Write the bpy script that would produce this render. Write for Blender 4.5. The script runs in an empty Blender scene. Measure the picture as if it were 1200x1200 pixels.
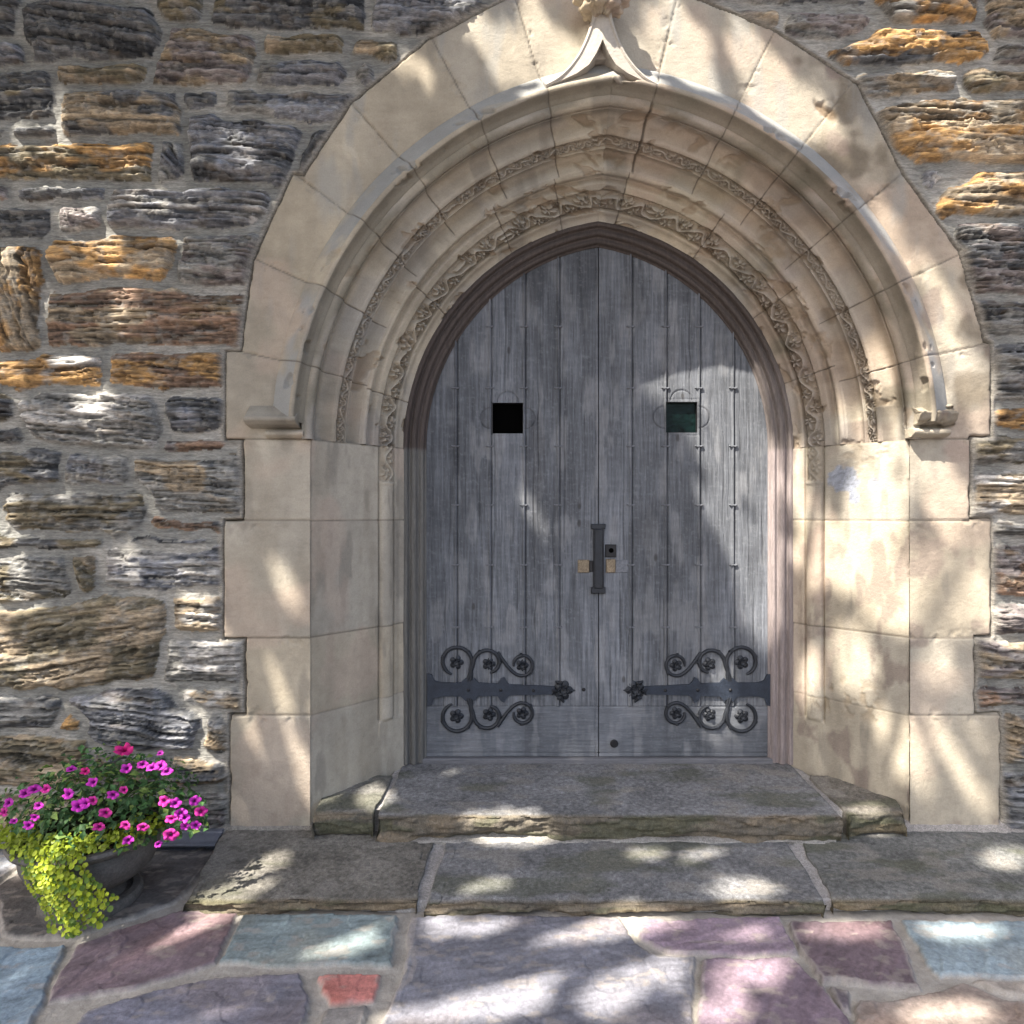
import bpy, math, random
import numpy as np
from mathutils import Vector

random.seed(7)
RNG = np.random.default_rng(11)
S = bpy.context.scene
COL = S.collection

# ------------------------------------------------------------------ camera, sky, sun, exposure
CAM_H, CAM_D, F = 1.61, 3.35, 800.0           # camera height, distance to wall plane, focal length in photo pixels
cam_d = bpy.data.cameras.new('camera'); cam = bpy.data.objects.new('camera', cam_d); COL.objects.link(cam)
cam.location = (0, -CAM_D, CAM_H); cam.rotation_euler = (math.radians(90), 0, 0)
cam_d.sensor_width = 36; cam_d.lens = 24; cam_d.clip_start = 0.05; cam_d.clip_end = 500
S.camera = cam
SUN = Vector((.54, .48, -1.00)).normalized()   # direction the light travels
wd = bpy.data.worlds.new('World'); S.world = wd; wd.use_nodes = True
wn = wd.node_tree; bg = wn.nodes['Background']
sky = wn.nodes.new('ShaderNodeTexSky'); sky.sky_type = 'NISHITA'; sky.sun_disc = False
sky.sun_elevation = math.asin(-SUN.z); sky.sun_rotation = math.radians(228.4)
sky.air_density = 1.0; sky.dust_density = 5.0; sky.ozone_density = 0.6
wn.links.new(sky.outputs[0], bg.inputs[0]); bg.inputs[1].default_value = 0.115
sl = bpy.data.lights.new('sun', 'SUN'); sl.energy = 5.0; sl.angle = math.radians(0.53); sl.color = (1, .93, .83)
so = bpy.data.objects.new('sun', sl); COL.objects.link(so)
so.rotation_euler = SUN.to_track_quat('-Z', 'Y').to_euler(); so.location = (-6, -6, 12)
S.view_settings.view_transform = 'Standard'; S.view_settings.look = 'None'
S.view_settings.exposure = 1.75; S.view_settings.gamma = 1.0; S.view_settings.use_curve_mapping = False
S.cycles.max_bounces = 6; S.cycles.diffuse_bounces = 3; S.cycles.glossy_bounces = 2
S.cycles.transparent_max_bounces = 6

# ------------------------------------------------------------------ helpers
def W(px, py, y=0.0):
    """point seen at photo pixel (px, py) on the vertical plane at depth y behind the wall face"""
    d = CAM_D + y
    return np.array([(px - 600) / F * d, y, CAM_H + (600 - py) / F * d])
def WG(px, py, z=0.0):
    """point seen at photo pixel on the horizontal plane z"""
    d = (CAM_H - z) * F / (py - 600)
    return np.array([(px - 600) / F * d, d - CAM_D, z])
def sm(a, b, x):
    t = np.clip((x - a) / (b - a), 0, 1); return t * t * (3 - 2 * t)
def _h(ix, iy, seed):
    with np.errstate(over='ignore'):
        n = (ix.astype(np.int64) * 374761393 + iy.astype(np.int64) * 668265263 + int(seed) * 1274126177) & 0x7fffffff
        n = ((n ^ (n >> 13)) * 1274126177) & 0x7fffffff
        n = (n ^ (n >> 16)) & 0xffff
    return n / 65535.0
def vn(x, y, seed=0):
    xi = np.floor(x); yi = np.floor(y); fx = x - xi; fy = y - yi
    u = fx * fx * fx * (fx * (fx * 6 - 15) + 10); v = fy * fy * fy * (fy * (fy * 6 - 15) + 10)
    xi = xi.astype(np.int64); yi = yi.astype(np.int64)
    a = _h(xi, yi, seed); b = _h(xi + 1, yi, seed); c = _h(xi, yi + 1, seed); d = _h(xi + 1, yi + 1, seed)
    return (a * (1 - u) + b * u) * (1 - v) + (c * (1 - u) + d * u) * v
def fbm(x, y, seed=0, o=4, g=.5):
    s = np.zeros(np.broadcast(x, y).shape); a = 1.0; t = 0
    for i in range(o):
        s += a * vn(x * 2 ** i + 17.3 * i, y * 2 ** i - 9.1 * i, seed + i * 31); t += a; a *= g
    return s / t
def hsh(k, seed):
    return _h(np.asarray(k), np.zeros_like(np.asarray(k)), seed)
def mix(a, b, t):
    return a + (np.asarray(b) - a) * t[..., None]
def sdpoly(px, py, poly):
    P = np.asarray(poly, float); n = len(P)
    d = np.full(px.shape, 1e18); sgn = np.ones(px.shape)
    j = n - 1
    for i in range(n):
        e = P[j] - P[i]; wx = px - P[i, 0]; wy = py - P[i, 1]
        t = np.clip((wx * e[0] + wy * e[1]) / (e @ e + 1e-9), 0, 1)
        bx = wx - e[0] * t; by = wy - e[1] * t
        d = np.minimum(d, bx * bx + by * by)
        c1 = py >= P[i, 1]; c2 = py < P[j, 1]; c3 = e[0] * wy > e[1] * wx
        al = c1 & c2 & c3; no = ~c1 & ~c2 & ~c3
        sgn = np.where(al | no, -sgn, sgn); j = i
    return sgn * np.sqrt(d)

def link(name, me, parent=None, loc=(0, 0, 0)):
    o = bpy.data.objects.new(name, me); COL.objects.link(o)
    if parent is not None: o.parent = parent
    o.location = loc
    return o
def wloc(o):
    v = Vector((0, 0, 0))
    while o is not None: v = v + o.location; o = o.parent
    return np.array(v)
def mesh_np(name, V, faces, mat, col=None, smooth=True, parent=None, loc=None):
    """V (n,3) in world coordinates, faces (m,4|3) int"""
    V = np.asarray(V, float)
    base = wloc(parent) if parent is not None else np.zeros(3)
    off = np.array(loc, float) if loc is not None else np.zeros(3)
    V = V - (base if parent is not None else off)
    faces = np.asarray(faces, np.int32); k = faces.shape[1]
    used = np.unique(faces); rem = np.full(len(V), -1, np.int32); rem[used] = np.arange(len(used))
    V = V[used]; faces = rem[faces]
    me = bpy.data.meshes.new(name)
    me.vertices.add(len(V)); me.vertices.foreach_set('co', V.astype(np.float32).ravel())
    me.loops.add(faces.size); me.loops.foreach_set('vertex_index', faces.ravel())
    me.polygons.add(len(faces)); me.polygons.foreach_set('loop_start', np.arange(0, faces.size, k, dtype=np.int32))
    me.polygons.foreach_set('loop_total', np.full(len(faces), k, np.int32))
    me.polygons.foreach_set('use_smooth', np.full(len(faces), smooth, bool))
    if col is not None:
        c = np.ones((len(V), 4), np.float32); c[:, :3] = np.clip(np.asarray(col).reshape(-1, 3)[used], 0, 1)
        at = me.color_attributes.new('Col', 'FLOAT_COLOR', 'POINT'); at.data.foreach_set('color', c.ravel())
    me.update(calc_edges=True); me.validate()
    me.materials.append(mat)
    return link(name, me, parent, tuple(off) if parent is None else (0, 0, 0))
def grid_faces(n, m, keep=None, flip=False):
    i = np.arange(n * m).reshape(n, m)
    q = np.stack([i[:-1, :-1], i[:-1, 1:], i[1:, 1:], i[1:, :-1]], -1)
    if flip: q = q[..., ::-1]
    if keep is not None: return q[keep]
    return q.reshape(-1, 4)
def grid_mesh(name, P, mat, col=None, keep=None, flip=False, parent=None, loc=None, smooth=True):
    n, m = P.shape[:2]
    return mesh_np(name, P.reshape(-1, 3), grid_faces(n, m, keep, flip), mat,
                   None if col is None else col.reshape(-1, 3), smooth, parent, loc)
def thing(name, label, cat, loc=(0, 0, 0), group=None):
    o = bpy.data.objects.new(name, None); COL.objects.link(o); o.location = loc; o.empty_display_size = .1
    return tag(o, label, cat, group)
def tag(o, label, cat, group=None):
    o['label'] = label; o['category'] = cat; o['kind'] = 'thing'
    if group: o['group'] = group
    return o

class MB:
    def __init__(s): s.v = []; s.f = []
    def add(s, V, Fs):
        b = len(s.v); s.v += [tuple(map(float, p)) for p in V]; s.f += [tuple(b + i for i in f) for f in Fs]
    def tube(s, pts, rad, seg=8, flat=1.0, ndir=(0, -1, 0), cap=True):
        pts = [np.array(p, float) for p in pts]; n = len(pts)
        if np.isscalar(rad): rad = [rad] * n
        V = []; nd = np.array(ndir, float)
        for i in range(n):
            t = pts[min(i + 1, n - 1)] - pts[max(i - 1, 0)]; t /= np.linalg.norm(t) + 1e-12
            a = nd - t * (nd @ t)
            if np.linalg.norm(a) < 1e-4: a = np.cross(t, (1, 0, 0))
            a /= np.linalg.norm(a); b = np.cross(t, a)
            for k in range(seg):
                w = 2 * math.pi * k / seg
                V.append(pts[i] + rad[i] * (b * math.cos(w) + a * math.sin(w) * flat))
        Fs = [(i * seg + k, i * seg + (k + 1) % seg, (i + 1) * seg + (k + 1) % seg, (i + 1) * seg + k) for i in range(n - 1) for k in range(seg)]
        if cap: Fs += [tuple(range(seg))[::-1], tuple((n - 1) * seg + k for k in range(seg))]
        s.add(V, Fs)
    def box(s, a, b, bev=0.0):
        (x0, y0, z0), (x1, y1, z1) = a, b
        if bev <= 0:
            V = [(x, y, z) for x in (x0, x1) for y in (y0, y1) for z in (z0, z1)]
            s.add(V, [(0, 1, 3, 2), (4, 6, 7, 5), (0, 4, 5, 1), (2, 3, 7, 6), (0, 2, 6, 4), (1, 5, 7, 3)]); return
        # chamfered front (towards -y): back rectangle, full ring, inset front face
        r = [(x0, z0), (x1, z0), (x1, z1), (x0, z1)]
        q = [(x0 + bev, z0 + bev), (x1 - bev, z0 + bev), (x1 - bev, z1 - bev), (x0 + bev, z1 - bev)]
        V = [(p[0], y1, p[1]) for p in r] + [(p[0], y0 + bev, p[1]) for p in r] + [(p[0], y0, p[1]) for p in q]
        Fs = [(8, 9, 10, 11), (3, 2, 1, 0)]
        for k in range(4):
            l = (k + 1) % 4; Fs += [(k, l, 4 + l, 4 + k), (4 + k, 4 + l, 8 + l, 8 + k)]
        s.add(V, Fs)
    def prism(s, prof, x0, x1):
        """prof: list of (y, z), extruded along x"""
        n = len(prof); V = [(x0, p[0], p[1]) for p in prof] + [(x1, p[0], p[1]) for p in prof]
        Fs = [(k, (k + 1) % n, n + (k + 1) % n, n + k) for k in range(n)] + [tuple(range(n))[::-1], tuple(range(n, 2 * n))]
        s.add(V, Fs)
    def plate(s, poly, y0, y1, bev=.002):
        """poly: list of (x, z) outline, front at y0, back at y1"""
        P = np.array(poly, float); c = P.mean(0); n = len(P)
        d = P - c; L = np.linalg.norm(d, axis=1, keepdims=True); Q = c + d * (1 - bev / np.maximum(L, bev * 2))
        V = [(p[0], y1, p[1]) for p in P] + [(p[0], y0 + bev, p[1]) for p in P] + [(p[0], y0, p[1]) for p in Q]
        Fs = [tuple(range(2 * n, 3 * n))]
        for k in range(n):
            l = (k + 1) % n; Fs += [(k, l, n + l, n + k), (n + k, n + l, 2 * n + l, 2 * n + k)]
        s.add(V, Fs)
    def lathe(s, prof, c, seg=48, wob=0.0):
        V = []
        for (r, z) in prof:
            for k in range(seg):
                w = 2 * math.pi * k / seg; V.append((c[0] + r * math.cos(w), c[1] + r * math.sin(w), c[2] + z))
        n = len(prof)
        s.add(V, [(i * seg + k, i * seg + (k + 1) % seg, (i + 1) * seg + (k + 1) % seg, (i + 1) * seg + k) for i in range(n - 1) for k in range(seg)])
    def build(s, name, mat, parent=None, loc=None, smooth=True, recalc=True):
        import bmesh
        base = wloc(parent) if parent is not None else (np.array(loc, float) if loc is not None else np.zeros(3))
        me = bpy.data.meshes.new(name)
        me.from_pydata([tuple(np.array(p) - base) for p in s.v], [], s.f)
        if recalc:
            bm = bmesh.new(); bm.from_mesh(me); bmesh.ops.recalc_face_normals(bm, faces=bm.faces); bm.to_mesh(me); bm.free()
        for p in me.polygons: p.use_smooth = smooth
        me.materials.append(mat)
        if smooth:
            try: me.set_sharp_from_angle(angle=math.radians(38))
            except Exception: pass
        return link(name, me, parent, tuple(base) if parent is None else (0, 0, 0))

# ------------------------------------------------------------------ materials
def material(name, col=None, rough=.85, noise=((40, .35),), bump=((60, .004),), spec=.3, metal=0.0, stretch=None, transl=0.0, hue=None, rough_var=0.1):
    """col None -> per-vertex colour attribute 'Col'; noise = [(scale, contrast)], bump = [(scale, height)]"""
    m = bpy.data.materials.new(name); m.use_nodes = True; nt = m.node_tree; N = nt.nodes; L = nt.links
    b = N['Principled BSDF']; tc = N.new('ShaderNodeTexCoord'); vec = tc.outputs['Object']
    if stretch:
        mp = N.new('ShaderNodeMapping'); mp.inputs['Scale'].default_value = stretch; L.new(vec, mp.inputs[0]); vec = mp.outputs[0]
    if col is None:
        a = N.new('ShaderNodeAttribute'); a.attribute_name = 'Col'; c = a.outputs['Color']
    else:
        a = N.new('ShaderNodeRGB'); a.outputs[0].default_value = (*col, 1); c = a.outputs[0]
    def noise_tex(sc, det=5):
        t = N.new('ShaderNodeTexNoise'); t.inputs['Scale'].default_value = sc; t.inputs['Detail'].default_value = det
        t.inputs['Roughness'].default_value = .62; L.new(vec, t.inputs['Vector']); return t.outputs['Fac']
    for sc, k in noise:
        f = noise_tex(sc); mr = N.new('ShaderNodeMapRange'); mr.inputs[1].default_value = .25; mr.inputs[2].default_value = .75
        mr.inputs[3].default_value = 1 - k; mr.inputs[4].default_value = 1 + k; L.new(f, mr.inputs[0])
        mx = N.new('ShaderNodeMix'); mx.data_type = 'RGBA'; mx.blend_type = 'MULTIPLY'; mx.inputs[0].default_value = 1
        L.new(c, mx.inputs[6]); L.new(mr.outputs[0], mx.inputs[7]); c = mx.outputs[2]
    if hue:
        f = noise_tex(hue[0], 3); mr = N.new('ShaderNodeMapRange'); mr.inputs[1].default_value = .45; mr.inputs[2].default_value = .65; L.new(f, mr.inputs[0])
        mx = N.new('ShaderNodeMix'); mx.data_type = 'RGBA'; L.new(mr.outputs[0], mx.inputs[0]); L.new(c, mx.inputs[6]); mx.inputs[7].default_value = (*hue[1], 1); c = mx.outputs[2]
    L.new(c, b.inputs['Base Color'])
    b.inputs['Specular IOR Level'].default_value = spec; b.inputs['Metallic'].default_value = metal
    f = noise_tex(23, 3); mr = N.new('ShaderNodeMapRange'); mr.inputs[3].default_value = rough - rough_var; mr.inputs[4].default_value = min(1, rough + rough_var)
    L.new(f, mr.inputs[0]); L.new(mr.outputs[0], b.inputs['Roughness'])
    prev = None
    for sc, hgt in bump:
        bp = N.new('ShaderNodeBump'); bp.inputs['Strength'].default_value = 1; bp.inputs['Distance'].default_value = hgt
        L.new(noise_tex(sc, 6), bp.inputs['Height'])
        if prev is not None: L.new(prev, bp.inputs['Normal'])
        prev = bp.outputs[0]
    if prev is not None: L.new(prev, b.inputs['Normal'])
    if transl > 0:
        tr = N.new('ShaderNodeBsdfTranslucent'); L.new(c, tr.inputs['Color']); ms = N.new('ShaderNodeMixShader'); ms.inputs[0].default_value = transl
        L.new(b.outputs[0], ms.inputs[1]); L.new(tr.outputs[0], ms.inputs[2]); L.new(ms.outputs[0], N['Material Output'].inputs[0])
    return m
M_rubble = material('rubble_stone', None, .85, ((40, .45), (170, .4)), ((32, .006), (120, .004)), spec=.35, stretch=(.3, 1, 2.2))
M_ashlar = material('ashlar_sandstone', None, .92, ((9, .10), (140, .10)), ((70, .0030), (300, .0016)), spec=.15)
M_flag = material('flagstone', None, .7, ((30, .18), (220, .16)), ((50, .004), (260, .0015)), spec=.35)
M_step = material('step_stone', None, .8, ((60, .3), (200, .5)), ((70, .005), (330, .0025)), spec=.3)
M_wood = material('weathered_oak', None, .8, ((10, .28), (70, .25)), ((60, .003),), spec=.3, stretch=(9, 9, .55))
M_rail = material('weathered_oak_rail', None, .8, ((10, .25), (70, .22)), ((60, .003),), spec=.3, stretch=(.55, 9, 9))
M_frame = material('frame_oak', None, .7, ((12, .3), (60, .25)), ((60, .003),), spec=.35, stretch=(6, 6, .6))
M_iron = material('wrought_iron', (.020, .023, .029), .5, ((30, .35), (160, .3)), ((120, .002),), spec=.5, metal=.25)
M_strap = material('blue_black_iron_strap', (.026, .034, .050), .5, ((30, .35), (160, .35)), ((120, .002),), spec=.5, metal=.25)
M_core = material('rough_masonry', (.12, .11, .10), .95, ((4, .4),), ())
M_dark = material('black_iron', (.012, .012, .014), .5, ((60, .3),), ((150, .001),), spec=.4)
M_brass = material('tarnished_brass', (.22, .175, .12), .5, ((50, .45), (200, .3)), ((100, .001),), spec=.5, metal=.5)
M_void = material('dark_opening', (.002, .002, .002), .9, (), (), spec=0)
M_glass = material('dark_green_glass', (.003, .010, .009), .25, ((25, .9),), ((14, .006),), spec=.15, rough_var=.04)
M_lead = material('grey_metal_channel', (.13, .14, .17), .5, ((30, .2), (150, .15)), ((100, .001),), spec=.5, metal=.2)
M_urn = material('urn_cast_stone', (.105, .098, .090), .7, ((14, .35), (120, .3)), ((40, .004), (200, .0015)), spec=.35)
M_soil = material('potting_soil', (.03, .022, .015), .95, ((90, .5),), ((90, .01),), spec=.1)
M_pleaf = material('petunia_leaf', None, .55, ((60, .2),), (), spec=.35, transl=.2)
M_petal = material('petunia_petal', None, .6, ((90, .15),), (), spec=.2, transl=.25)
M_jenny = material('creeping_jenny_leaf', None, .5, ((60, .2),), (), spec=.3, transl=.3)
M_bark = material('tree_bark', (.09, .07, .055), .9, ((8, .4), (60, .3)), ((20, .03),), spec=.1, stretch=(1, 1, .3))
M_tleaf = material('tree_leaf', (.055, .10, .03), .6, ((3, .3),), (), spec=.25, transl=.2)

# ------------------------------------------------------------------ doorway geometry constants
XC = .48; CO = .19; ZS = CAM_H + .356; A0 = 1.468; A1 = 1.076; YD = .45     # centre, arc-centre offset, spring height, arris / frame half width, splay depth
DOOR_Y = .50
SPL = math.hypot(A0 - A1, YD); NA, NY = -YD / SPL, -(A0 - A1) / SPL          # splay normal in (half width, depth)
def arch_xy(a, th, side):
    """point on the two-centred arch of half width a; th from 0 at the spring; side -1 left / +1 right"""
    R = a + CO
    return XC - side * CO + side * R * np.cos(th), ZS + R * np.sin(th)
def arch_thmax(a): return np.arccos(CO / (a + CO))
def arch_a(x, z):
    """half width of the concentric arch (or vertical jamb) through (x, z)"""
    dx = np.abs(x - XC)
    return np.where(z > ZS, np.hypot(dx + CO, z - ZS) - CO, dx)
def arch_ang(x, z):
    s = np.where(x < XC, -1, 1); return s, np.arctan2(z - ZS, np.abs(x - XC) + CO)
def px_ang(px, py):
    p = W(px, py); s, t = arch_ang(np.array(p[0]), np.array(p[2])); return float(s), float(t)
JO_L = sorted(px_ang(*p)[1] for p in [(280, 412), (352, 328), (400, 245), (465, 182), (545, 118), (633, 95)])
JO_R = sorted(px_ang(*p)[1] for p in [(1090, 418), (1058, 330), (1000, 250), (940, 172), (862, 128), (766, 112)])
JI_L = sorted(px_ang(*p)[1] for p in [(440, 450), (500, 330), (590, 240), (655, 190)])
JI_R = sorted(px_ang(*p)[1] for p in [(960, 430), (925, 340), (850, 250), (745, 185)])
ZJ = [CAM_H + (600 - p) / F * CAM_D for p in (515, 610, 747, 838)]           # bed joints of the jambs, top first

SAND = np.array([.382, .338, .266])
def block_tint(k, seed):
    k = np.asarray(k); v = .90 + .2 * hsh(k, seed); w = hsh(k, seed + 5) - .5
    return np.stack([v * (1 + .05 * w), v, v * (1 - .09 * w)], -1)
def joints_radial(side, th, r, JL, JR, w=.0035):
    """distance-based joint mask and block index for radial joints"""
    d = np.full(th.shape, 9.0); k = np.zeros(th.shape, int)
    for J, s in ((JL, -1), (JR, 1)):
        for i, t in enumerate(J):
            q = side == s
            dd = np.where(q, np.abs(th - t) * r, 9); d = np.minimum(d, dd); k = k + ((th > t) & q)
    return d, k + np.where(side > 0, 40, 0)
def sand_stain(C, x, z):
    """weathering with a shape of its own: streaks, brown lichen patches on the right-hand haunch"""
    g = fbm(x * 5, z * 1.6, 51, 4); C = C * (1 + .55 * (g - .5))[..., None]
    p = sm(.56, .72, fbm(x * 4.2 + 3, z * 4.2, 77, 4)) * sm(.95, 1.25, x) * sm(1.9, 2.2, z)
    C = mix(C, np.array([.13, .105, .075]), .75 * p)
    q = sm(.60, .72, fbm(x * 7, z * 3, 91, 4)); C = mix(C, np.array([.21, .19, .16]), .5 * q)
    r_ = sm(.52, .68, fbm(x * 3.1 + 11, z * 1.3, 93, 5)); C = mix(C, np.array([.27, .235, .18]), .45 * r_)
    m_ = sm(.58, .70, fbm(x * 5 - 4, z * 5, 97, 5)) * sm(1.0, 1.5, x); C = mix(C, np.array([.20, .155, .135]), .6 * m_)
    pi = sm(.56, .70, fbm(x * 2.6 - 7, z * 2.6, 15, 3)); C = mix(C, np.array([.46, .36, .285]), .45 * pi)
    C = C * (1 - .07 * sm(.55, .8, fbm(x * 30, z * 70, 19, 3)))[..., None]
    C = C * (1 + .16 * (fbm(x * 14, z * 22, 29, 4) - .5))[..., None]
    return C

# ------------------------------------------------------------------ rubble wall (height field in photo pixels on the wall plane)
PAL = {'D': ((0.016, 0.017, 0.019), (0.132, 0.135, 0.139)), 'B': ((0.034, 0.037, 0.043), (0.251, 0.257, 0.277)), 'G': ((0.056, 0.056, 0.053), (0.277, 0.271, 0.251)),
       'T': ((0.074, 0.062, 0.046), (0.409, 0.323, 0.218)), 'O': ((0.074, 0.046, 0.025), (0.554, 0.330, 0.132)), 'R': ((0.040, 0.029, 0.022), (0.290, 0.191, 0.132)),
       'L': ((0.105, 0.102, 0.096), (0.554, 0.528, 0.488)), 'M': ((0.034, 0.031, 0.022), (0.205, 0.172, 0.112)), 'P': ((0.046, 0.038, 0.037), (0.264, 0.231, 0.218))}
def rect(x0, y0, x1, y1, sk=0):
    c = min(5, (y1 - y0) * .25, (x1 - x0) * .25)
    return [(x0 + c, y0), (x1 - c, y0 + sk), (x1, y0 + c + sk), (x1 - c * .4, y1 - c), (x1 - c, y1), (x0 + c, y1 - sk), (x0, y1 - c - sk), (x0 + c * .3, y0 + c)]
STONES = [  # polygon or rect, colour, second colour, strata pitch, tilt
    (rect(-40, -8, 18, 42), 'D', 'G', 9, .1), ([(29, 12), (60, 6), (180, 20), (190, 42), (174, 68), (116, 72), (42, 72), (31, 48)], 'D', 'D', 9, .12),
    (rect(62, 75, 170, 101), 'M', 'T', 8, 0), ([(200, 32), (292, 38), (300, 68), (284, 100), (180, 98), (184, 78), (204, 52)], 'T', 'P', 9, .05),
    (rect(190, -25, 240, 26), 'M', 'G', 8, 0), (rect(247, -20, 430, 35), 'D', 'M', 9, .05), (rect(310, 45, 405, 65), 'T', 'M', 7, 0),
    (rect(302, 69, 418, 102), 'G', 'B', 8, 0), (rect(-60, 52, 32, 79), 'B', 'D', 8, 0), (rect(-50, 84, 64, 142), 'D', 'M', 10, -.1),
    ([(72, 112), (100, 106), (205, 108), (213, 130), (208, 158), (76, 162), (70, 140)], 'D', 'T', 9, .05), (rect(215, 109, 258, 127), 'D', 'B', 7, 0),
    (rect(263, 104, 415, 142), 'B', 'G', 9, .03), (rect(14, 146, 62, 163), 'D', 'G', 7, 0), ([(219, 138), (300, 134), (350, 145), (352, 165), (335, 212), (228, 210), (226, 175)], 'B', 'D', 8, .06),
    (rect(-50, 170, 178, 211, -3), 'O', 'M', 9, 0), (rect(185, 167, 216, 215), 'B', 'G', 14, .8), (rect(-50, 213, 11, 238), 'R', 'P', 7, 0), (rect(20, 217, 126, 236), 'D', 'B', 7, 0),
    ([(130, 228), (200, 219), (310, 225), (308, 245), (285, 270), (132, 268), (127, 255)], 'B', 'L', 8, .03), (rect(-50, 244, 64, 279), 'D', 'D', 9, -.08), (rect(68, 238, 118, 272), 'P', 'L', 9, .2),
    ([(62, 280), (200, 275), (208, 290), (185, 328), (140, 322), (78, 336), (63, 315)], 'O', 'T', 14, .05), (rect(213, 274, 300, 335), 'P', 'G', 9, .08),
    (rect(-25, 290, 44, 412), 'O', 'T', 20, 1.3), ([(58, 345), (110, 338), (290, 342), (291, 380), (288, 402), (62, 406), (56, 385)], 'R', 'T', 8, 0),
    ([(347, 205), (352, 180), (378, 152), (393, 152), (380, 172), (356, 204)], 'D', 'B', 8, -1.0),
    (rect(-40, 420, 119, 454), 'O', 'L', 9, -.05), (rect(130, 415, 263, 454), 'R', 'O', 8, .04), ([(28, 470), (50, 458), (175, 462), (189, 500), (182, 520), (140, 524), (60, 516), (36, 498)], 'L', 'G', 7, .1),
    (rect(197, 464, 259, 508), 'D', 'B', 8, 0), (rect(-40, 462, 11, 496), 'M', 'D', 8, 0), (rect(-40, 504, 24, 522), 'D', 'G', 7, 0), (rect(-40, 531, 69, 569, -2), 'D', 'M', 9, 0),
    (rect(80, 534, 146, 571), 'B', 'G', 8, .15), (rect(193, 513, 262, 528), 'R', 'P', 7, 0), ([(160, 540), (270, 534), (282, 550), (280, 600), (200, 602), (178, 585), (162, 560)], 'G', 'T', 9, .04),
    (rect(10, 575, 166, 626), 'G', 'M', 7, 0), (rect(-40, 628, 120, 644), 'D', 'M', 6, 0), (rect(176, 610, 260, 626, 2), 'R', 'D', 6, .1), (rect(150, 627, 246, 640), 'D', 'B', 6, 0),
    ([(122, 645), (200, 640), (257, 642), (257, 684), (190, 692), (124, 682)], 'L', 'B', 10, 0), (rect(-2, 652, 80, 702), 'M', 'G', 9, .12), ([(82, 650), (113, 648), (114, 665), (103, 696), (97, 695)], 'T', 'M', 9, .8),
    ([(-30, 725), (110, 703), (190, 706), (192, 730), (181, 790), (110, 806), (-30, 806)], 'M', 'T', 14, -.15), (rect(203, 697, 262, 741, 3), 'T', 'L', 8, .06),
    (rect(195, 750, 284, 802), 'G', 'L', 8, .02), (rect(-40, 817, 66, 853), 'D', 'G', 9, 0), (rect(66, 843, 97, 863), 'T', 'O', 8, 0),
    ([(86, 820), (110, 810), (200, 808), (232, 828), (238, 850), (225, 872), (165, 882), (110, 868)], 'D', 'B', 9, .12), (rect(-40, 860, 102, 924, 3), 'T', 'M', 9, .06),
    (rect(198, 890, 262, 922), 'T', 'D', 8, -.03), (rect(241, 838, 264, 886), 'T', 'G', 10, .3), (rect(205, 806, 285, 832), 'T', 'L', 8, .05), (rect(106, 884, 192, 930), 'M', 'D', 9, .1),
    (rect(-40, 932, 100, 985), 'T', 'M', 9, 0), (rect(108, 936, 186, 985), 'G', 'M', 9, 0), (rect(194, 928, 264, 982), 'G', 'P', 9, .1),
    (rect(-40, 150, 8, 166), 'G', 'T', 7, 0), (rect(198, 342 - 130, 216, 218), 'G', 'T', 7, 0), (rect(100, 278 - 5, 120, 277), 'T', 'G', 6, 0),
    # above and to the right of the arch
    (rect(420, -60, 610, -12), 'G', 'D', 9, 0), (rect(436, 3, 566, 33, -2), 'D', 'B', 8, .05), (rect(408, 47, 462, 65), 'M', 'T', 7, 0), (rect(400, 70, 436, 100), 'B', 'G', 7, 0),
    (rect(806, -18, 1012, 7), 'D', 'G', 6, 0), (rect(845, 10, 917, 29), 'T', 'P', 7, .1), (rect(922, 12, 1012, 44, 4), 'P', 'G', 7, .08),
    ([(1022, -20), (1146, -20), (1145, 12), (1120, 24), (1050, 25)], 'O', 'G', 10, .1), (rect(1155, -30, 1250, 46), 'P', 'T', 9, .05),
    ([(976, 62), (1006, 44), (1100, 37), (1150, 37), (1157, 56), (1120, 72), (1014, 80)], 'O', 'D', 9, -.03), (rect(1167, 50, 1260, 78), 'P', 'G', 8, 0), (rect(1005, 84, 1116, 108), 'T', 'G', 7, 0),
    (rect(1132, 84, 1260, 104), 'M', 'T', 7, 0), ([(1024, 135), (1060, 122), (1260, 116), (1260, 180), (1180, 192), (1080, 188), (1048, 168)], 'O', 'T', 15, .06),
    (rect(1084, 199, 1134, 217), 'B', 'L', 7, .2), (rect(1103, 207, 1260, 253), 'O', 'T', 9, .03), ([(1122, 262), (1260, 256), (1260, 345), (1134, 345), (1130, 300)], 'P', 'D', 7, .1),
    (rect(1134, 350, 1260, 394), 'D', 'G', 8, 0), (rect(1166, 402, 1260, 470), 'G', 'D', 8, .08), (rect(1166, 475, 1260, 505), 'O', 'O', 8, 0), (rect(1142, 511, 1260, 546), 'M', 'G', 9, 0),
    (rect(1144, 553, 1260, 606), 'T', 'L', 7, .05), (rect(1166, 610, 1260, 630), 'P', 'G', 7, 0), (rect(1167, 636, 1260, 700), 'R', 'P', 9, .1), (rect(1168, 705, 1260, 744), 'P', 'L', 8, .1),
    (rect(1146, 751, 1260, 798), 'T', 'P', 8, .04), (rect(1148, 802, 1260, 827), 'R', 'P', 8, 0), (rect(1176, 838, 1260, 898), 'T', 'G', 9, .2), (rect(1176, 903, 1260, 980), 'D', 'B', 8, 0),
]
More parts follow.
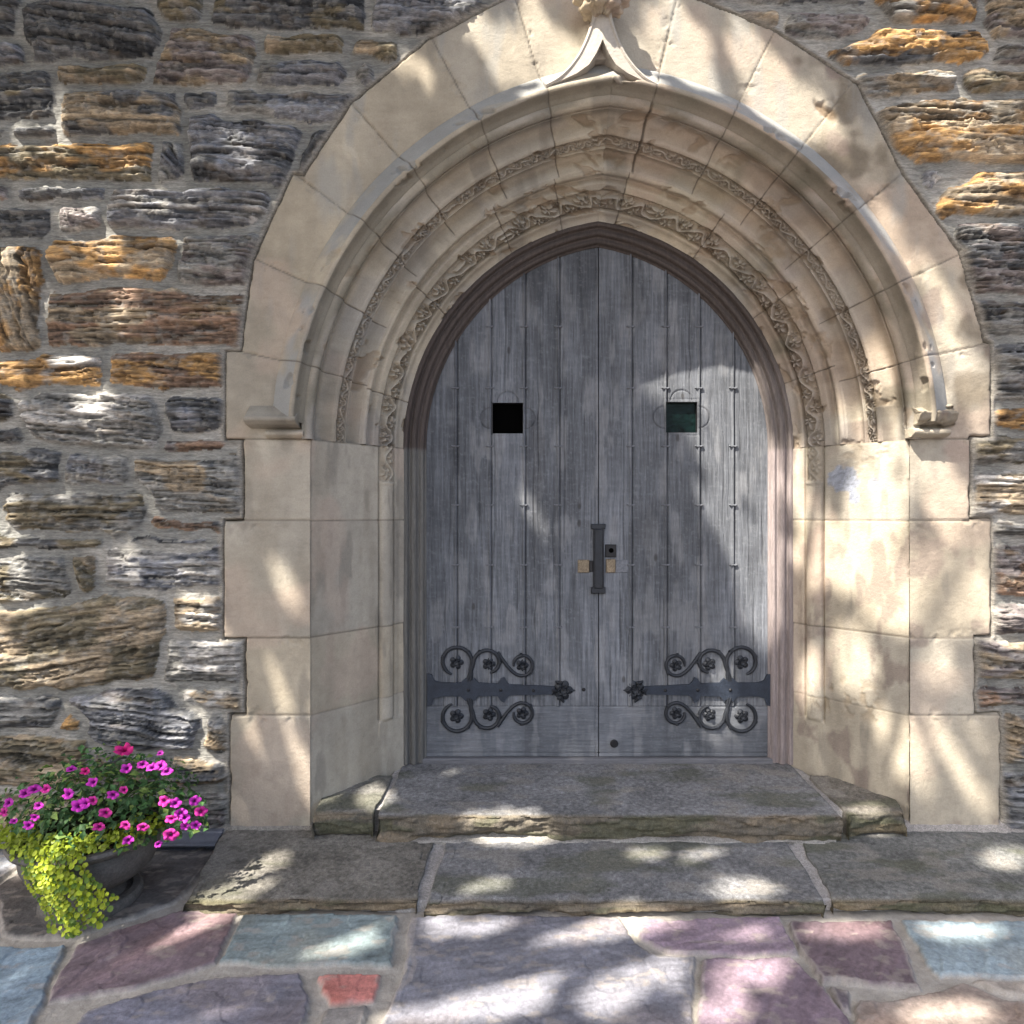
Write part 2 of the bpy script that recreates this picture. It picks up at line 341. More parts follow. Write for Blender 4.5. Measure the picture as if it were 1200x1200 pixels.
def random_stones(x0, x1, y0, y1, seed):
    r = random.Random(seed); out = []; y = y0
    while y < y1:
        h = min(r.choice((26, 34, 42, 54, 66)), y1 - y); x = x0
        if h < 14: break
        xe = x1 + (r.choice((-46, -16, 12)) if x1 < 0 else 0)
        while x < x1:
            w = min(r.choice((60, 90, 120, 160, 200)) * r.uniform(.8, 1.2), xe - x)
            if w < 24: break
            if h > 50 and r.random() < .4:
                k = h * r.uniform(.35, .6); out.append((rect(x, y, x + w, y + k - 4), r.choice('DBGTM'), r.choice('GTMD'), 8, r.uniform(-.1, .1)))
                out.append((rect(x, y + k + 3, x + w, y + h), r.choice('DBGTOR'), r.choice('GTMD'), 8, r.uniform(-.1, .1)))
            else:
                out.append((rect(x, y, x + w, y + h, r.uniform(-3, 3)), r.choice('DBGTOMRP'), r.choice('GTMDL'), r.choice((7, 8, 9, 12)), r.uniform(-.12, .12)))
            x += w + r.uniform(6, 12)
        y += h + r.uniform(6, 11)
    return out
STONES += random_stones(-900, -66, -900, 1000, 1) + random_stones(1268, 2100, -900, 1000, 2) + random_stones(-60, 1260, -900, -66, 3)
# outline of the dressed surround in photo pixels
RING = [(270, 1010), (270, 838), (288, 838), (288, 748), (263, 748), (263, 610), (286, 610), (286, 515), (265, 515), (265, 412), (283, 411), (297, 306), (344, 203), (356, 205), (412, 122),
        (506, 44), (600, -4), (640, -30), (650, -130), (760, -130), (770, -30), (800, -8), (908, 37), (1004, 100), (1056, 203), (1122, 294), (1153, 400), (1160, 402), (1160, 511), (1136, 511), (1136, 608), (1161, 608),
        (1161, 745), (1141, 745), (1141, 836), (1171, 836), (1171, 1010)]
def axis(lo, hi, flo, fhi, fine, coarse):
    return np.concatenate([np.arange(lo, flo, coarse), np.arange(flo, fhi, fine), np.arange(fhi, hi + coarse, coarse)])
def wall():
    U = axis(-900, 2100, -150, 1330, 1.6, 10); V = axis(-900, 996, -12, 996, 1.6, 12)
    u, v = np.meshgrid(U, V)
    du = 5 * (fbm(u / 28, v / 28, 3, 3) - .5) * 2; dv = 4 * (fbm(u / 28, v / 28, 9, 3) - .5) * 2
    du += .7 * (vn(u / 5, v / 5, 21) - .5) * 2; dv += .35 * (vn(u / 5, v / 5, 23) - .5) * 2
    uw, vw = u + du, v + dv
    rough_m = fbm(u / 14, v / 14, 41, 4)
    H = -.006 + .018 * (rough_m - .5) + .006 * (fbm(u / 5, v / 5, 43, 2) - .5)
    C = np.array([.225, .222, .202]) * (1 + .5 * (fbm(u / 30, v / 30, 45, 5) - .5))[..., None]
    C = mix(C, np.array([.33, .315, .28]), sm(.5, .75, fbm(u / 60, v / 60, 46, 3)))
    warp = fbm(u / 70, v / 34, 61, 4); warp2 = fbm(u / 22, v / 12, 63, 3); det = fbm(u / 10, v / 6, 65, 4); fin = fbm(u / 5, v / 2.6, 67, 3)
    M1 = np.full(u.shape, 99.0); M2 = np.full(u.shape, 99.0)          # nearest and second nearest stone edge, so that neighbours keep a joint
    for poly, *_ in STONES:
        P = np.array(poly, float); i0, i1 = np.searchsorted(U, (P[:, 0].min() - 18, P[:, 0].max() + 18)); j0, j1 = np.searchsorted(V, (P[:, 1].min() - 18, P[:, 1].max() + 18))
        if i1 - i0 < 2 or j1 - j0 < 2: continue
        s = np.s_[j0:j1, i0:i1]; sd = sdpoly(uw[s], vw[s], poly); m = sd < M1[s]
        M2[s] = np.where(m, M1[s], np.minimum(M2[s], sd)); M1[s] = np.where(m, sd, M1[s])
    for i, (poly, c1, c2, pitch, tilt) in enumerate(STONES):
        P = np.array(poly, float); x0, y0 = P.min(0) - 18; x1, y1 = P.max(0) + 18
        i0, i1 = np.searchsorted(U, (x0, x1)); j0, j1 = np.searchsorted(V, (y0, y1))
        if i1 - i0 < 2 or j1 - j0 < 2: continue
        s = np.s_[j0:j1, i0:i1]; lu, lv = u[s], v[s]
        cx, cy = P.mean(0); ca, sa = math.cos(tilt), math.sin(tilt)
        ru = (lu - cx) * ca + (lv - cy) * sa; rv = -(lu - cx) * sa + (lv - cy) * ca
        w = rv / pitch + 1.5 * (warp[s] - .5) + .55 * (warp2[s] - .5) + hsh(i, 5) * 9
        k = np.floor(w); f = w - k; ki = k.astype(int)
        hx = np.ptp(P[:, 0]) / 2; edge = ((hsh(ki, 100 + i) - .5) * 11 + 4 * (vn(ru / 18, k * 3.7, i) - .5)) * sm(.70, .98, np.abs(ru) / hx)       # ragged ends of each layer
        sd0 = sdpoly(uw[s], vw[s], poly); oth = np.where(sd0 <= M1[s], M2[s], M1[s])
        sd = np.maximum(sd0 + edge * .55 - 9.2, (sd0 - oth) * .5 + 1.8 + 1.2 * (warp2[s] - .5))
        jit = 16 * (warp2[s] - .5) + 5 * (fin[s] - .5)
        def lay(kk):
            L_ = 26 + 60 * hsh(kk, 31 + i); sg = np.floor((ru + jit) / L_ + hsh(kk, 7 + i) * 50).astype(int)
            return .45 * hsh(kk, 200 + i) + .55 * hsh(sg * 131 + kk * 17, 300 + i)
        la, lb = lay(ki), lay(ki + 1); h = la * (1 - sm(.90, 1.0, f)) + lb * sm(.90, 1.0, f)
        ani = fbm(ru / 40, rv / 2.8, 800 + i, 4); w2 = w * 2.7 + .5 * (det[s] - .5); k2 = np.floor(w2).astype(int); f2 = w2 - k2; h2 = hsh(k2, 900 + i) * (1 - sm(.8, 1, f2)) + hsh(k2 + 1, 900 + i) * sm(.8, 1, f2)
        lam = np.exp(-((f2 - .88) / .13) ** 2) * sm(.4, .6, vn(ru / 55, k2 * 1.7, 950 + i))
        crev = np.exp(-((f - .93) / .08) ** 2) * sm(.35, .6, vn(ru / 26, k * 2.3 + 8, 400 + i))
        big = hsh(i, 77)
        body = .024 + .030 * big
        rel = .040 * (h - .45) + .014 * (h2 - .5) - .026 * crev - .013 * lam + .005 * (det[s] - .5) + .010 * (warp2[s] - .5) + .004 * (fin[s] - .5) + .018 * (ani - .5)
        dome = sm(0, 8, -sd) * .7 + sm(0, 30, -sd) * .3
        hh = -.020 + (body + .020) * (.70 * sm(0, 8, -sd) + .30 * sm(0, 30, -sd)) + rel * sm(1.5, 10, -sd)
        use = (sd < .5) & (hh > -.004)
        a, b = (np.array(q) for q in PAL[c1]); a2, b2 = (np.array(q) for q in PAL[c2])
        tone = np.clip(.08 + .42 * hsh(ki, 500 + i) + .55 * (la - .3) + .55 * (h2 - .5) + .45 * (det[s] - .42) + .6 * (fin[s] - .45) + 1.7 * (ani - .45), 0, 1.4)
        col = mix(np.broadcast_to(a, tone.shape + (3,)), b, tone); col2 = mix(np.broadcast_to(a2, tone.shape + (3,)), b2, tone)
        m = sm(.47, .58, fbm(ru / 48 + 11 * i, rv / 20, 600 + i, 3) + .10 * (hsh(ki, 8) - .5))
        col = mix(col, col2, m)
        oc = sm(.60, .80, fbm(ru / 30 + 5 * i, rv / 9, 640 + i, 4)); col = mix(col, np.array([.22, .15, .08]), oc * (.6 if c1 in 'OTR' else .22))
        lch = sm(.56, .72, fbm(lu / 9, lv / 5, 700 + i, 4)); col = mix(col, np.array([.30, .29, .26]), lch * .38)
        col = col * (1 - .4 * np.maximum(crev, .6 * lam))[..., None]  # shade in crevices and laminations painted into the stone colour
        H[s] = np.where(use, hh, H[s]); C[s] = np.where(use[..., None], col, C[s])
    sdr = sdpoly(u + .5 * du, v + .5 * dv, RING)
    # near the dressed stones the bed is flush mortar; behind them the field drops back
    t = sm(2, 9, sdr); H = H * t + .003 * (1 - t); C = mix(np.broadcast_to(np.array([.27, .25, .215]), C.shape), C, t)
    H = H - .075 * sm(2.5, -2.5, sdr)
    X = (u - 600) / F * CAM_D; Z = CAM_H + (600 - v) / F * CAM_D
    Zmin = -.01
    H = np.where((u < -890) | (u > 2095) | (v < -890), -.7, H)
    P = np.stack([X, -H, np.maximum(Z, Zmin)], -1)
    a = arch_a(X, Z); inside = a < A0 + .04
    keep = ~(inside[:-1, :-1] & inside[1:, :-1] & inside[:-1, 1:] & inside[1:, 1:])
    o = grid_mesh('stone_wall', P, M_rubble, C, keep, True, loc=(0, 0, 0))
    mb = MB(); mb.box((-9, .66, -.3), (9, 1.0, 7.2)); mb.build('wall_core', M_core, o, smooth=False)
    tag(o, 'rugged rubble stone wall of dark schist and rusty brown blocks in pale mortar', 'wall')
wall()

# ------------------------------------------------------------------ dressed sandstone surround
sur = thing('arched_doorway_surround', 'pale sandstone pointed arch surround with carved mouldings around the double door', 'archway', (XC, .1, 0))
def facing():
    ux = np.concatenate([np.arange(232, 1206, 1.7), [600 + (XC - A0) * F / CAM_D, 600 + (XC + A0) * F / CAM_D]]); ux.sort()
    vz = np.concatenate([np.arange(-140, 993, 1.7), [600 - (ZS - CAM_H) * F / CAM_D]]); vz.sort()
    u, v = np.meshgrid(ux, vz); X = (u - 600) / F * CAM_D; Z = CAM_H + (600 - v) / F * CAM_D
    wob = 1.6 * (fbm(u / 16, v / 16, 5, 3) - .5) * 2
    sd = sdpoly(u, v, RING) + wob
    side, th = arch_ang(X, Z); R = np.hypot(np.abs(X - XC) + CO, Z - ZS)
    dj, kb = joints_radial(side, th, R, JO_L, JO_R)
    # jamb courses
    zj = np.full(X.shape, 9.0); kc = np.zeros(X.shape, int)
    for i, z in enumerate(ZJ): zj = np.minimum(zj, np.abs(Z - z)); kc = kc + (Z < z)
    below = Z < ZS; d = np.where(below, zj, np.minimum(dj, np.abs(Z - ZS))); k = np.where(below, kc + np.where(X < XC, 80, 90), kb)
    d = d + .0015 * (fbm(u / 5, v / 5, 8, 2) - .5) * 2
    wide = np.where((~below) & (side > 0) & (np.abs(th - JO_R[-1]) * R < .02) & (R < 2.15), 1.8, 1.0)
    g = 1 - sm(.0015 * wide, .0048 * wide, d)
    H = .008 + .004 * (hsh(k, 3) - .5) - .006 * g + .0035 * (fbm(u / 40, v / 40, 12, 4) - .5) + .0012 * (fbm(u / 5, v / 5, 13, 2) - .5)
    chip = sm(.66, .74, fbm(u / 13, v / 13, 99, 3)) * (1 - sm(3, 14, np.minimum(d * 240, 99))); H -= .006 * chip
    # flaked pocket on the right haunch
    fl = sm(1.0, .5, np.hypot((u - 967) * .72 + (v - 132) * .7, ((v - 132) * .72 - (u - 967) * .7) * 2.6) / 22 + .6 * (fbm(u / 7, v / 7, 4, 2) - .5)); H -= .012 * fl
    H = H - .085 * sm(-1.5, 2.5, sd)
    C = np.broadcast_to(SAND, X.shape + (3,)) * block_tint(k, 21)
    C = sand_stain(C, X, Z)
    C = mix(C, np.array([.19, .165, .13]), .8 * g)
    C = mix(C, np.array([.20, .13, .07]), .7 * fl)
    C = mix(C, np.array([.30, .30, .28]), .55 * sm(.5, .75, fbm(X * 9, Z * 2.2, 31, 4)) * sm(ZS, ZS + 1, Z))
    P = np.stack([X, -H, np.maximum(Z, .0)], -1)
    a = arch_a(X, Z); ins = np.where(Z > ZS + 1e-4, a < A0 + .012, np.abs(X - XC) < A0 - 1e-4)
    out = sd > 7
    keep = ~(ins[:-1, :-1] | ins[1:, :-1] | ins[:-1, 1:] | ins[1:, 1:]) & ~(out[:-1, :-1] & out[1:, :-1] & out[:-1, 1:] & out[1:, 1:])
    grid_mesh('ashlar_facing', P, M_ashlar, C, keep, True, parent=sur)
facing()
def bumpf(t, a, b):
    q = np.clip((t - a) / (b - a), 0, 1); return np.sqrt(np.clip(1 - (2 * q - 1) ** 2, 0, 1)) * ((t > a) & (t < b))
def sinf(t, a, b): return np.sin(np.pi * np.clip((t - a) / (b - a), 0, 1))
def quirk(t, c, w=.008): return np.exp(-((t - c) / w) ** 2)
def carve(s, w, L, seed):
    """running vine with lobed leaves: s along in band widths, w across -1..1 -> 0..1"""
    k = np.floor(s / L); f = s / L - k; sgn = np.where(k % 2 == 0, 1, -1); ki = k.astype(int)
    dv = np.abs(w - .55 * np.sin(np.pi * s / L)); hv = np.exp(-(dv / .16) ** 2) * .85
    out = hv
    for (cf, cw, rr) in ((.5, -.38, .62), (.05, .5, .36), (.92, -.55, .30)):
        xx = (f - cf) * L + .12 * (hsh(ki, seed) - .5); yy = w - cw * sgn
        r = np.hypot(xx, yy); an = np.arctan2(yy, xx) + 6 * hsh(ki, seed + 2)
        rad = rr * (.78 + .30 * np.cos(5 * an))
        hl = sm(0, .22, rad - r) * (.75 + .25 * np.cos(10 * an)) - .55 * np.exp(-(r / .13) ** 2)
        out = np.maximum(out, hl)
    return np.clip(out, 0, 1)
def splay_point(t, n):
    a = A0 + (A1 - A0) * t + NA * n; y = YD * t + NY * n; return a, y
def arch_mould(lo, hi, name, fn, step=.0052, mat=None, N=620):
    t = np.linspace(lo, hi, int((hi - lo) / step) + 2); P = []; C = []
    T, K = np.meshgrid(t, np.linspace(0, 1, N), indexing='ij')
    for side in (-1, 1):
        n0, _ = fn(T, np.zeros_like(T), side, None)
        a0 = A0 + (A1 - A0) * T; th = K * arch_thmax(a0)
        n, C0 = fn(T, th, side, (th * (a0 + CO)))
        a, y = splay_point(T, n)
        th = K * arch_thmax(np.maximum(a, .2))
        x, z = arch_xy(a, th, side)
        if side > 0: x, y, z, C0 = x[:, ::-1], y[:, ::-1], z[:, ::-1], C0[:, ::-1]
        P.append(np.stack([x, y, z], -1)); C.append(C0)
    P = np.concatenate(P, 1); C = np.concatenate(C, 1)
    return grid_mesh(name, P, mat or M_ashlar, C, parent=sur)
def arch_fn(T, th, side, s):
    n = np.zeros(T.shape)
    n += .022 * bumpf(T, -.075, .015) - .012 * quirk(T, .018, .006) - .036 * sinf(T, .03, .205) * ((T > .03) & (T < .205))
    n += .006 * ((T > .215) & (T < .245)) - .018 * quirk(T, .25, .006) - .018 * quirk(T, .338, .006)
    n += -.045 * sinf(T, .345, .495) * ((T > .345) & (T < .495)) + .016 * bumpf(T, .50, .555) - .018 * sinf(T, .56, .625) * ((T > .56) & (T < .625))
    n += .005 * ((T > .63) & (T < .69)) - .024 * quirk(T, .70, .007) - .022 * quirk(T, .868, .007) - .006 * sinf(T, .90, .985) * ((T > .90) & (T < .985))
    n = np.where(n < 0, n * 1.35, n)
    if s is None: return n, None
    sj = s; s = s + .05 * (fbm(s * 7, T * 0 + side, 81, 3) - .5) * 2
    w1 = (T - .294) / .040; w2 = (T - .785) / .077
    m1 = sm(1.05, .92, np.abs(w1)); m2 = sm(1.05, .92, np.abs(w2))
    ero = sm(.45, .7, fbm(s * 3 + side * 9, T * 2, 5, 3)) * (.65 if side > 0 else .3)
    c1 = carve(s / .030, w1, 1.5, 1) ; c2 = carve(s / .052, w2, 1.7, 2)
    rn = fbm(s * 60, T * 40, 7, 3)
    n = n + m1 * (-.016 + .030 * c1 * (1 - ero) + .012 * (rn - .5)) + m2 * (-.018 + .036 * c2 * (1 - .6 * ero) + .010 * bumpf(w2, -1, 1) + .016 * (rn - .5))
    a0 = A0 + (A1 - A0) * T; x, z = arch_xy(a0, th, side); R = a0 + CO
    sd = np.full(T.shape, side); d1, k1 = joints_radial(sd, th, R, JO_L, JO_R); d2, k2 = joints_radial(sd, th, R, JI_L, JI_R)
    inn = T > .5; d = np.where(inn, d2, d1); k = np.where(inn, k2 + 200, k1)
    d = d + .0025 * (fbm(s * 40, T * 30, 15, 2) - .5)
    wide = np.where((~inn) & (side > 0) & (np.abs(th - JO_R[-1]) * R < .03), 2.2, 1.0)
    g = (1 - sm(.0012 * wide, .0042 * wide, d)); n = n - .007 * wide * g
    chipn = fbm(s * 9 + 4 * side, T * 7, 55, 4); chip = sm(.66 - .05 * (side > 0), .74, chipn); n = n - .014 * chip * (T > .02)
    n = n + .002 * (fbm(s * 25, T * 12, 66, 3) - .5)
    C = np.broadcast_to(SAND, T.shape + (3,)) * block_tint(k, 33); C = sand_stain(C, x, z)
    C = mix(C, np.array([.34, .325, .30]), .4 * sm(.5, .7, fbm(s * 3, T * 3, 71, 3)))
    C = mix(C, np.array([.12, .10, .08]), .8 * g); C = mix(C, np.array([.27, .20, .13]), .5 * chip)
    C = mix(C, np.array([.15, .14, .105]), .55 * sm(.10, -.02, T) * sm(.35, .6, fbm(s * 4, T * 9, 87, 3)))
    dk = np.clip(m1 * (1 - c1) + m2 * (1 - c2), 0, 1); C = mix(C, np.array([.21, .175, .13]), .4 * dk)       # darker in the recesses of the carving
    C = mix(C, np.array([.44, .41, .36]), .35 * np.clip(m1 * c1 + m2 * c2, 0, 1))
    return n, C
# three strips of the moulded archivolt: plain outer order with its thin vine, plain inner order, broad carved vine band
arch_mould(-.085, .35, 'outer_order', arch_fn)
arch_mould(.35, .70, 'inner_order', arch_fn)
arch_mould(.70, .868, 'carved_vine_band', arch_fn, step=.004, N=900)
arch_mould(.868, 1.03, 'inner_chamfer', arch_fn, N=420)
def hood():
    prof = [(1.655, .01), (1.655, -.012), (1.64, -.026), (1.60, -.058), (1.553, -.092), (1.546, -.100), (1.530, -.100), (1.524, -.094), (1.518, -.072), (1.508, -.052), (1.492, -.040), (1.487, -.030), (1.478, -.012), (1.474, .012)]
    pr = []
    for (p, q) in zip(prof[:-1], prof[1:]):
        m = max(2, int(math.hypot(p[0] - q[0], p[1] - q[1]) / .006))
        for i in range(m): pr.append((p[0] + (q[0] - p[0]) * i / m, p[1] + (q[1] - p[1]) * i / m))
    pr.append(prof[-1]); A = np.array([p[0] for p in pr])[:, None]; Y = np.array([p[1] for p in pr])[:, None]
    K = np.linspace(0, 1, 420)[None, :]; PP = []; CC = []
    th0 = .045
    for side in (-1, 1):
        th = th0 + K * (arch_thmax(A) - th0); s = th * (A + CO)
        nz = .005 * (fbm(s * 14, A * 30, 3 + side, 3) - .5); chip = sm(.64, .74, fbm(s * 11 + side, A * 14, 5, 3)) * (Y < -.06)
        d, k = joints_radial(np.full(th.shape, side), th, A + CO, JO_L, JO_R); g = 1 - sm(.001, .0045, d)
        aa = A + nz + .012 * chip * np.where(A < 1.53, 1, -1); yy = Y + nz + .016 * chip + .006 * g
        x, z = arch_xy(aa, th, side)
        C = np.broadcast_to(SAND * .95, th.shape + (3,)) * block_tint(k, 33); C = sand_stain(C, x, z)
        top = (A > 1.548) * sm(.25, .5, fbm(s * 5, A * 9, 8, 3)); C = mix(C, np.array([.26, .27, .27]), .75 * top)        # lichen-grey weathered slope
        C = mix(C, np.array([.17, .155, .12]), .65 * ((A < 1.525) * np.ones_like(th)))  # shadow side of the hood darkened in the colour
        C = mix(C, np.array([.10, .085, .07]), .8 * g)
        P = np.stack([x, yy + 0 * x, z], -1)
        if side > 0: P, C = P[:, ::-1], C[:, ::-1]
        PP.append(P); CC.append(C)
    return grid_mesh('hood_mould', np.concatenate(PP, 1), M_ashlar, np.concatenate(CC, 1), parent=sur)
hd = hood()
def rough_block(name, mb_prof, x0, x1, parent, seed, amp=.006, col=SAND, nx=50, ends=True, taper=None):
    """profile (y,z) closed polyline swept along x with noise; colour attribute"""
    pr = []
    n = len(mb_prof)
    for i in range(n):
        p, q = mb_prof[i], mb_prof[(i + 1) % n]; m = max(1, int(math.hypot(p[0] - q[0], p[1] - q[1]) / .006))
        for j in range(m): pr.append((p[0] + (q[0] - p[0]) * j / m, p[1] + (q[1] - p[1]) * j / m))
    pr.append(pr[0]); pr = np.array(pr); cy, cz = pr[:, 0].mean(), pr[:, 1].mean()
    t = np.concatenate([[0, 0], np.linspace(0, 1, nx), [1, 1]]); shrink = np.concatenate([[.02, .9], np.ones(nx), [.9, .02]])
    T, J = np.meshgrid(t, np.arange(len(pr)), indexing='ij')
    y = cy + (pr[:, 0][None] - cy) * shrink[:, None]; z = cz + (pr[:, 1][None] - cz) * shrink[:, None]
    if taper: y = y + taper(T, y, z)
    x = x0 + (x1 - x0) * T
    nz = (fbm(x * 22 + seed, (y + z) * 22, seed, 3) - .5) * 2 * amp
    nz2 = (fbm(x * 18 - seed, (y - z) * 18, seed + 4, 3) - .5) * 2 * amp
    P = np.stack([x + nz2, y + nz, z + nz2 * .8], -1)
    C = sand_stain(np.broadcast_to(np.asarray(col), x.shape + (3,)) * 1.0, x, z)
    return grid_mesh(name, P, M_ashlar, C, parent=parent)
# returns at the feet of the hood: left crisp, right broken
zL = W(320, 487, -.05)[2]
xl0, xl1 = W(290, 480, -.05)[0], W(349, 480, -.06)[0]
rough_block('label_stop', [(.01, zL + .055), (-.02, zL + .05), (-.085, zL - .005), (-.10, zL - .012), (-.10, zL - .028), (-.075, zL - .045), (.01, zL - .062)], xl0, xl1, hd, 3, .002, SAND * np.array([.8, .82, .85]))
rough_block('label_roll', [(.01, zL - .066), (-.035, zL - .068), (-.05, zL - .08), (-.05, zL - .092), (-.03, zL - .105), (.01, zL - .108)], W(312, 500, -.03)[0], W(356, 500, -.03)[0], hd, 4, .002)
xr0, xr1 = W(1072, 480, -.05)[0], W(1122, 480, -.05)[0]
rough_block('label_stop', [(.01, zL + .075), (-.03, zL + .05), (-.115, zL + .01), (-.10, zL - .02), (-.06, zL - .045), (.01, zL - .052)], xr0, xr1, hd, 9, .016, SAND,
            taper=lambda T, y, z: .05 * T * (y < -.03))
rough_block('label_roll', [(.01, zL - .060), (-.05, zL - .062), (-.07, zL - .072), (-.07, zL - .088), (-.04, zL - .102), (.01, zL - .104)], W(1066, 500, -.03)[0], W(1112, 500, -.05)[0], hd, 14, .004)
def jamb(side):
    t = np.concatenate([np.arange(0, .68, .012), np.arange(.68, 1.03, .005)]); z0 = .0
    zz = np.arange(z0, ZS + .001, .0065); zz[-1] = ZS
    T, Z = np.meshgrid(t, zz, indexing='ij')
    zcap0, zcap1 = CAM_H + (600 - 566) / F * 3.68, ZS
    zfoot = CAM_H + (600 - 846) / F * 3.68
    on = sm(zfoot - .005, zfoot + .02, Z)
    n = on * (-.024 * quirk(T, .70, .007) + .024 * bumpf(T, .71, .855) - .022 * quirk(T, .868, .007)) - .006 * sinf(T, .90, .985) * ((T > .90) & (T < .985)) * on
    n += (1 - on) * .006 * ((T > .70) & (T < .87)) * sm(zfoot - .10, zfoot, Z)
    cap = sm(zcap0, zcap0 + .012, Z); w2 = (T - .785) / .077; m2 = sm(1.05, .92, np.abs(w2)) * cap
    c2 = carve((Z + side) / .052, w2, 1.5, 6); rn = fbm(Z * 60, T * 40, 7, 3)
    ero = .6 if side > 0 else .1
    n = n + m2 * (-.016 + .026 * c2 * (1 - ero) + .014 * ero * (rn - .2))
    ring = np.exp(-((Z - zcap0) / .008) ** 2) * sm(1.1, .95, np.abs(w2)); n = n + .008 * ring
    d = np.full(T.shape, 9.0); k = np.zeros(T.shape, int)
    for i, zj in enumerate(ZJ): d = np.minimum(d, np.abs(Z - zj)); k += Z < zj
    d = d + .0016 * (fbm(Z * 60, T * 9, 5, 2) - .5)
    g = 1 - sm(.001, .0038, d); n = n - .005 * g
    n = n + .004 * (fbm(T * 6, Z * 5, 21 + side, 4) - .5) + .003 * (hsh(k, 8) - .5)
    edge = sm(.02, 0, T) * (sm(.5, .8, fbm(Z * 20, T, 9, 3)) * .008 + .004); n = n - edge
    x0 = XC + side * (A0 + (A1 - A0) * T)
    pit = np.zeros(T.shape)
    if side > 0:
        pit = sm(.50, .66, fbm(T * 22, Z * 22, 31, 4)) * sm(.35, .2, np.abs(T - .5) + .0) * sm(.50, .58, Z) * sm(.80, .66, Z)
        pit = np.maximum(pit, sm(.47, .6, fbm(T * 15, Z * 30, 37, 4)) * sm(.08, .16, T) * sm(.62, .5, T) * sm(ZS - .22, ZS - .02, Z) * .7)
        n = n - .007 * pit
    a, y = splay_point(T, n); x = XC + side * a
    C = np.broadcast_to(SAND, T.shape + (3,)) * block_tint(k + (80 if side < 0 else 90), 21); C = sand_stain(C, x0 * 3, Z)
    C = mix(C, np.array([.16, .135, .10]), .75 * g)
    C = mix(C, np.array([.27, .21, .14]), .5 * pit)
    if side > 0:   # plaster-blue patch where the skin has flaked off
        dd = CAM_D + y; px = 600 + x * F / dd; py = 600 - (Z - CAM_H) * F / dd
        q = sm(1.1, .8, np.hypot((px - 989) / 17, (py - 562) / 17) + .9 * (fbm(px / 9, py / 9, 3, 3) - .5))
        q = np.maximum(q, sm(1.1, .8, np.hypot((px - 1001) / 7, (py - 582) / 9) + .9 * (fbm(px / 9, py / 9, 3, 3) - .5)))
        q = np.maximum(q, .8 * sm(1.1, .8, np.hypot((px - 1022) / 6, (py - 566) / 9) + 1.1 * (fbm(px / 6, py / 6, 8, 3) - .5)))
        C = mix(C, np.array([.25, .275, .33]) * (.55 + .9 * fbm(px / 2.2, py / 2.2, 1, 2))[..., None], .85 * q)
    dk = np.clip(m2 * (1 - c2), 0, 1); C = mix(C, np.array([.20, .16, .11]), .45 * dk)
    grid_mesh('jamb', np.stack([x, y, Z], -1), M_ashlar, C, flip=side > 0, parent=sur)
jamb(-1); jamb(1)
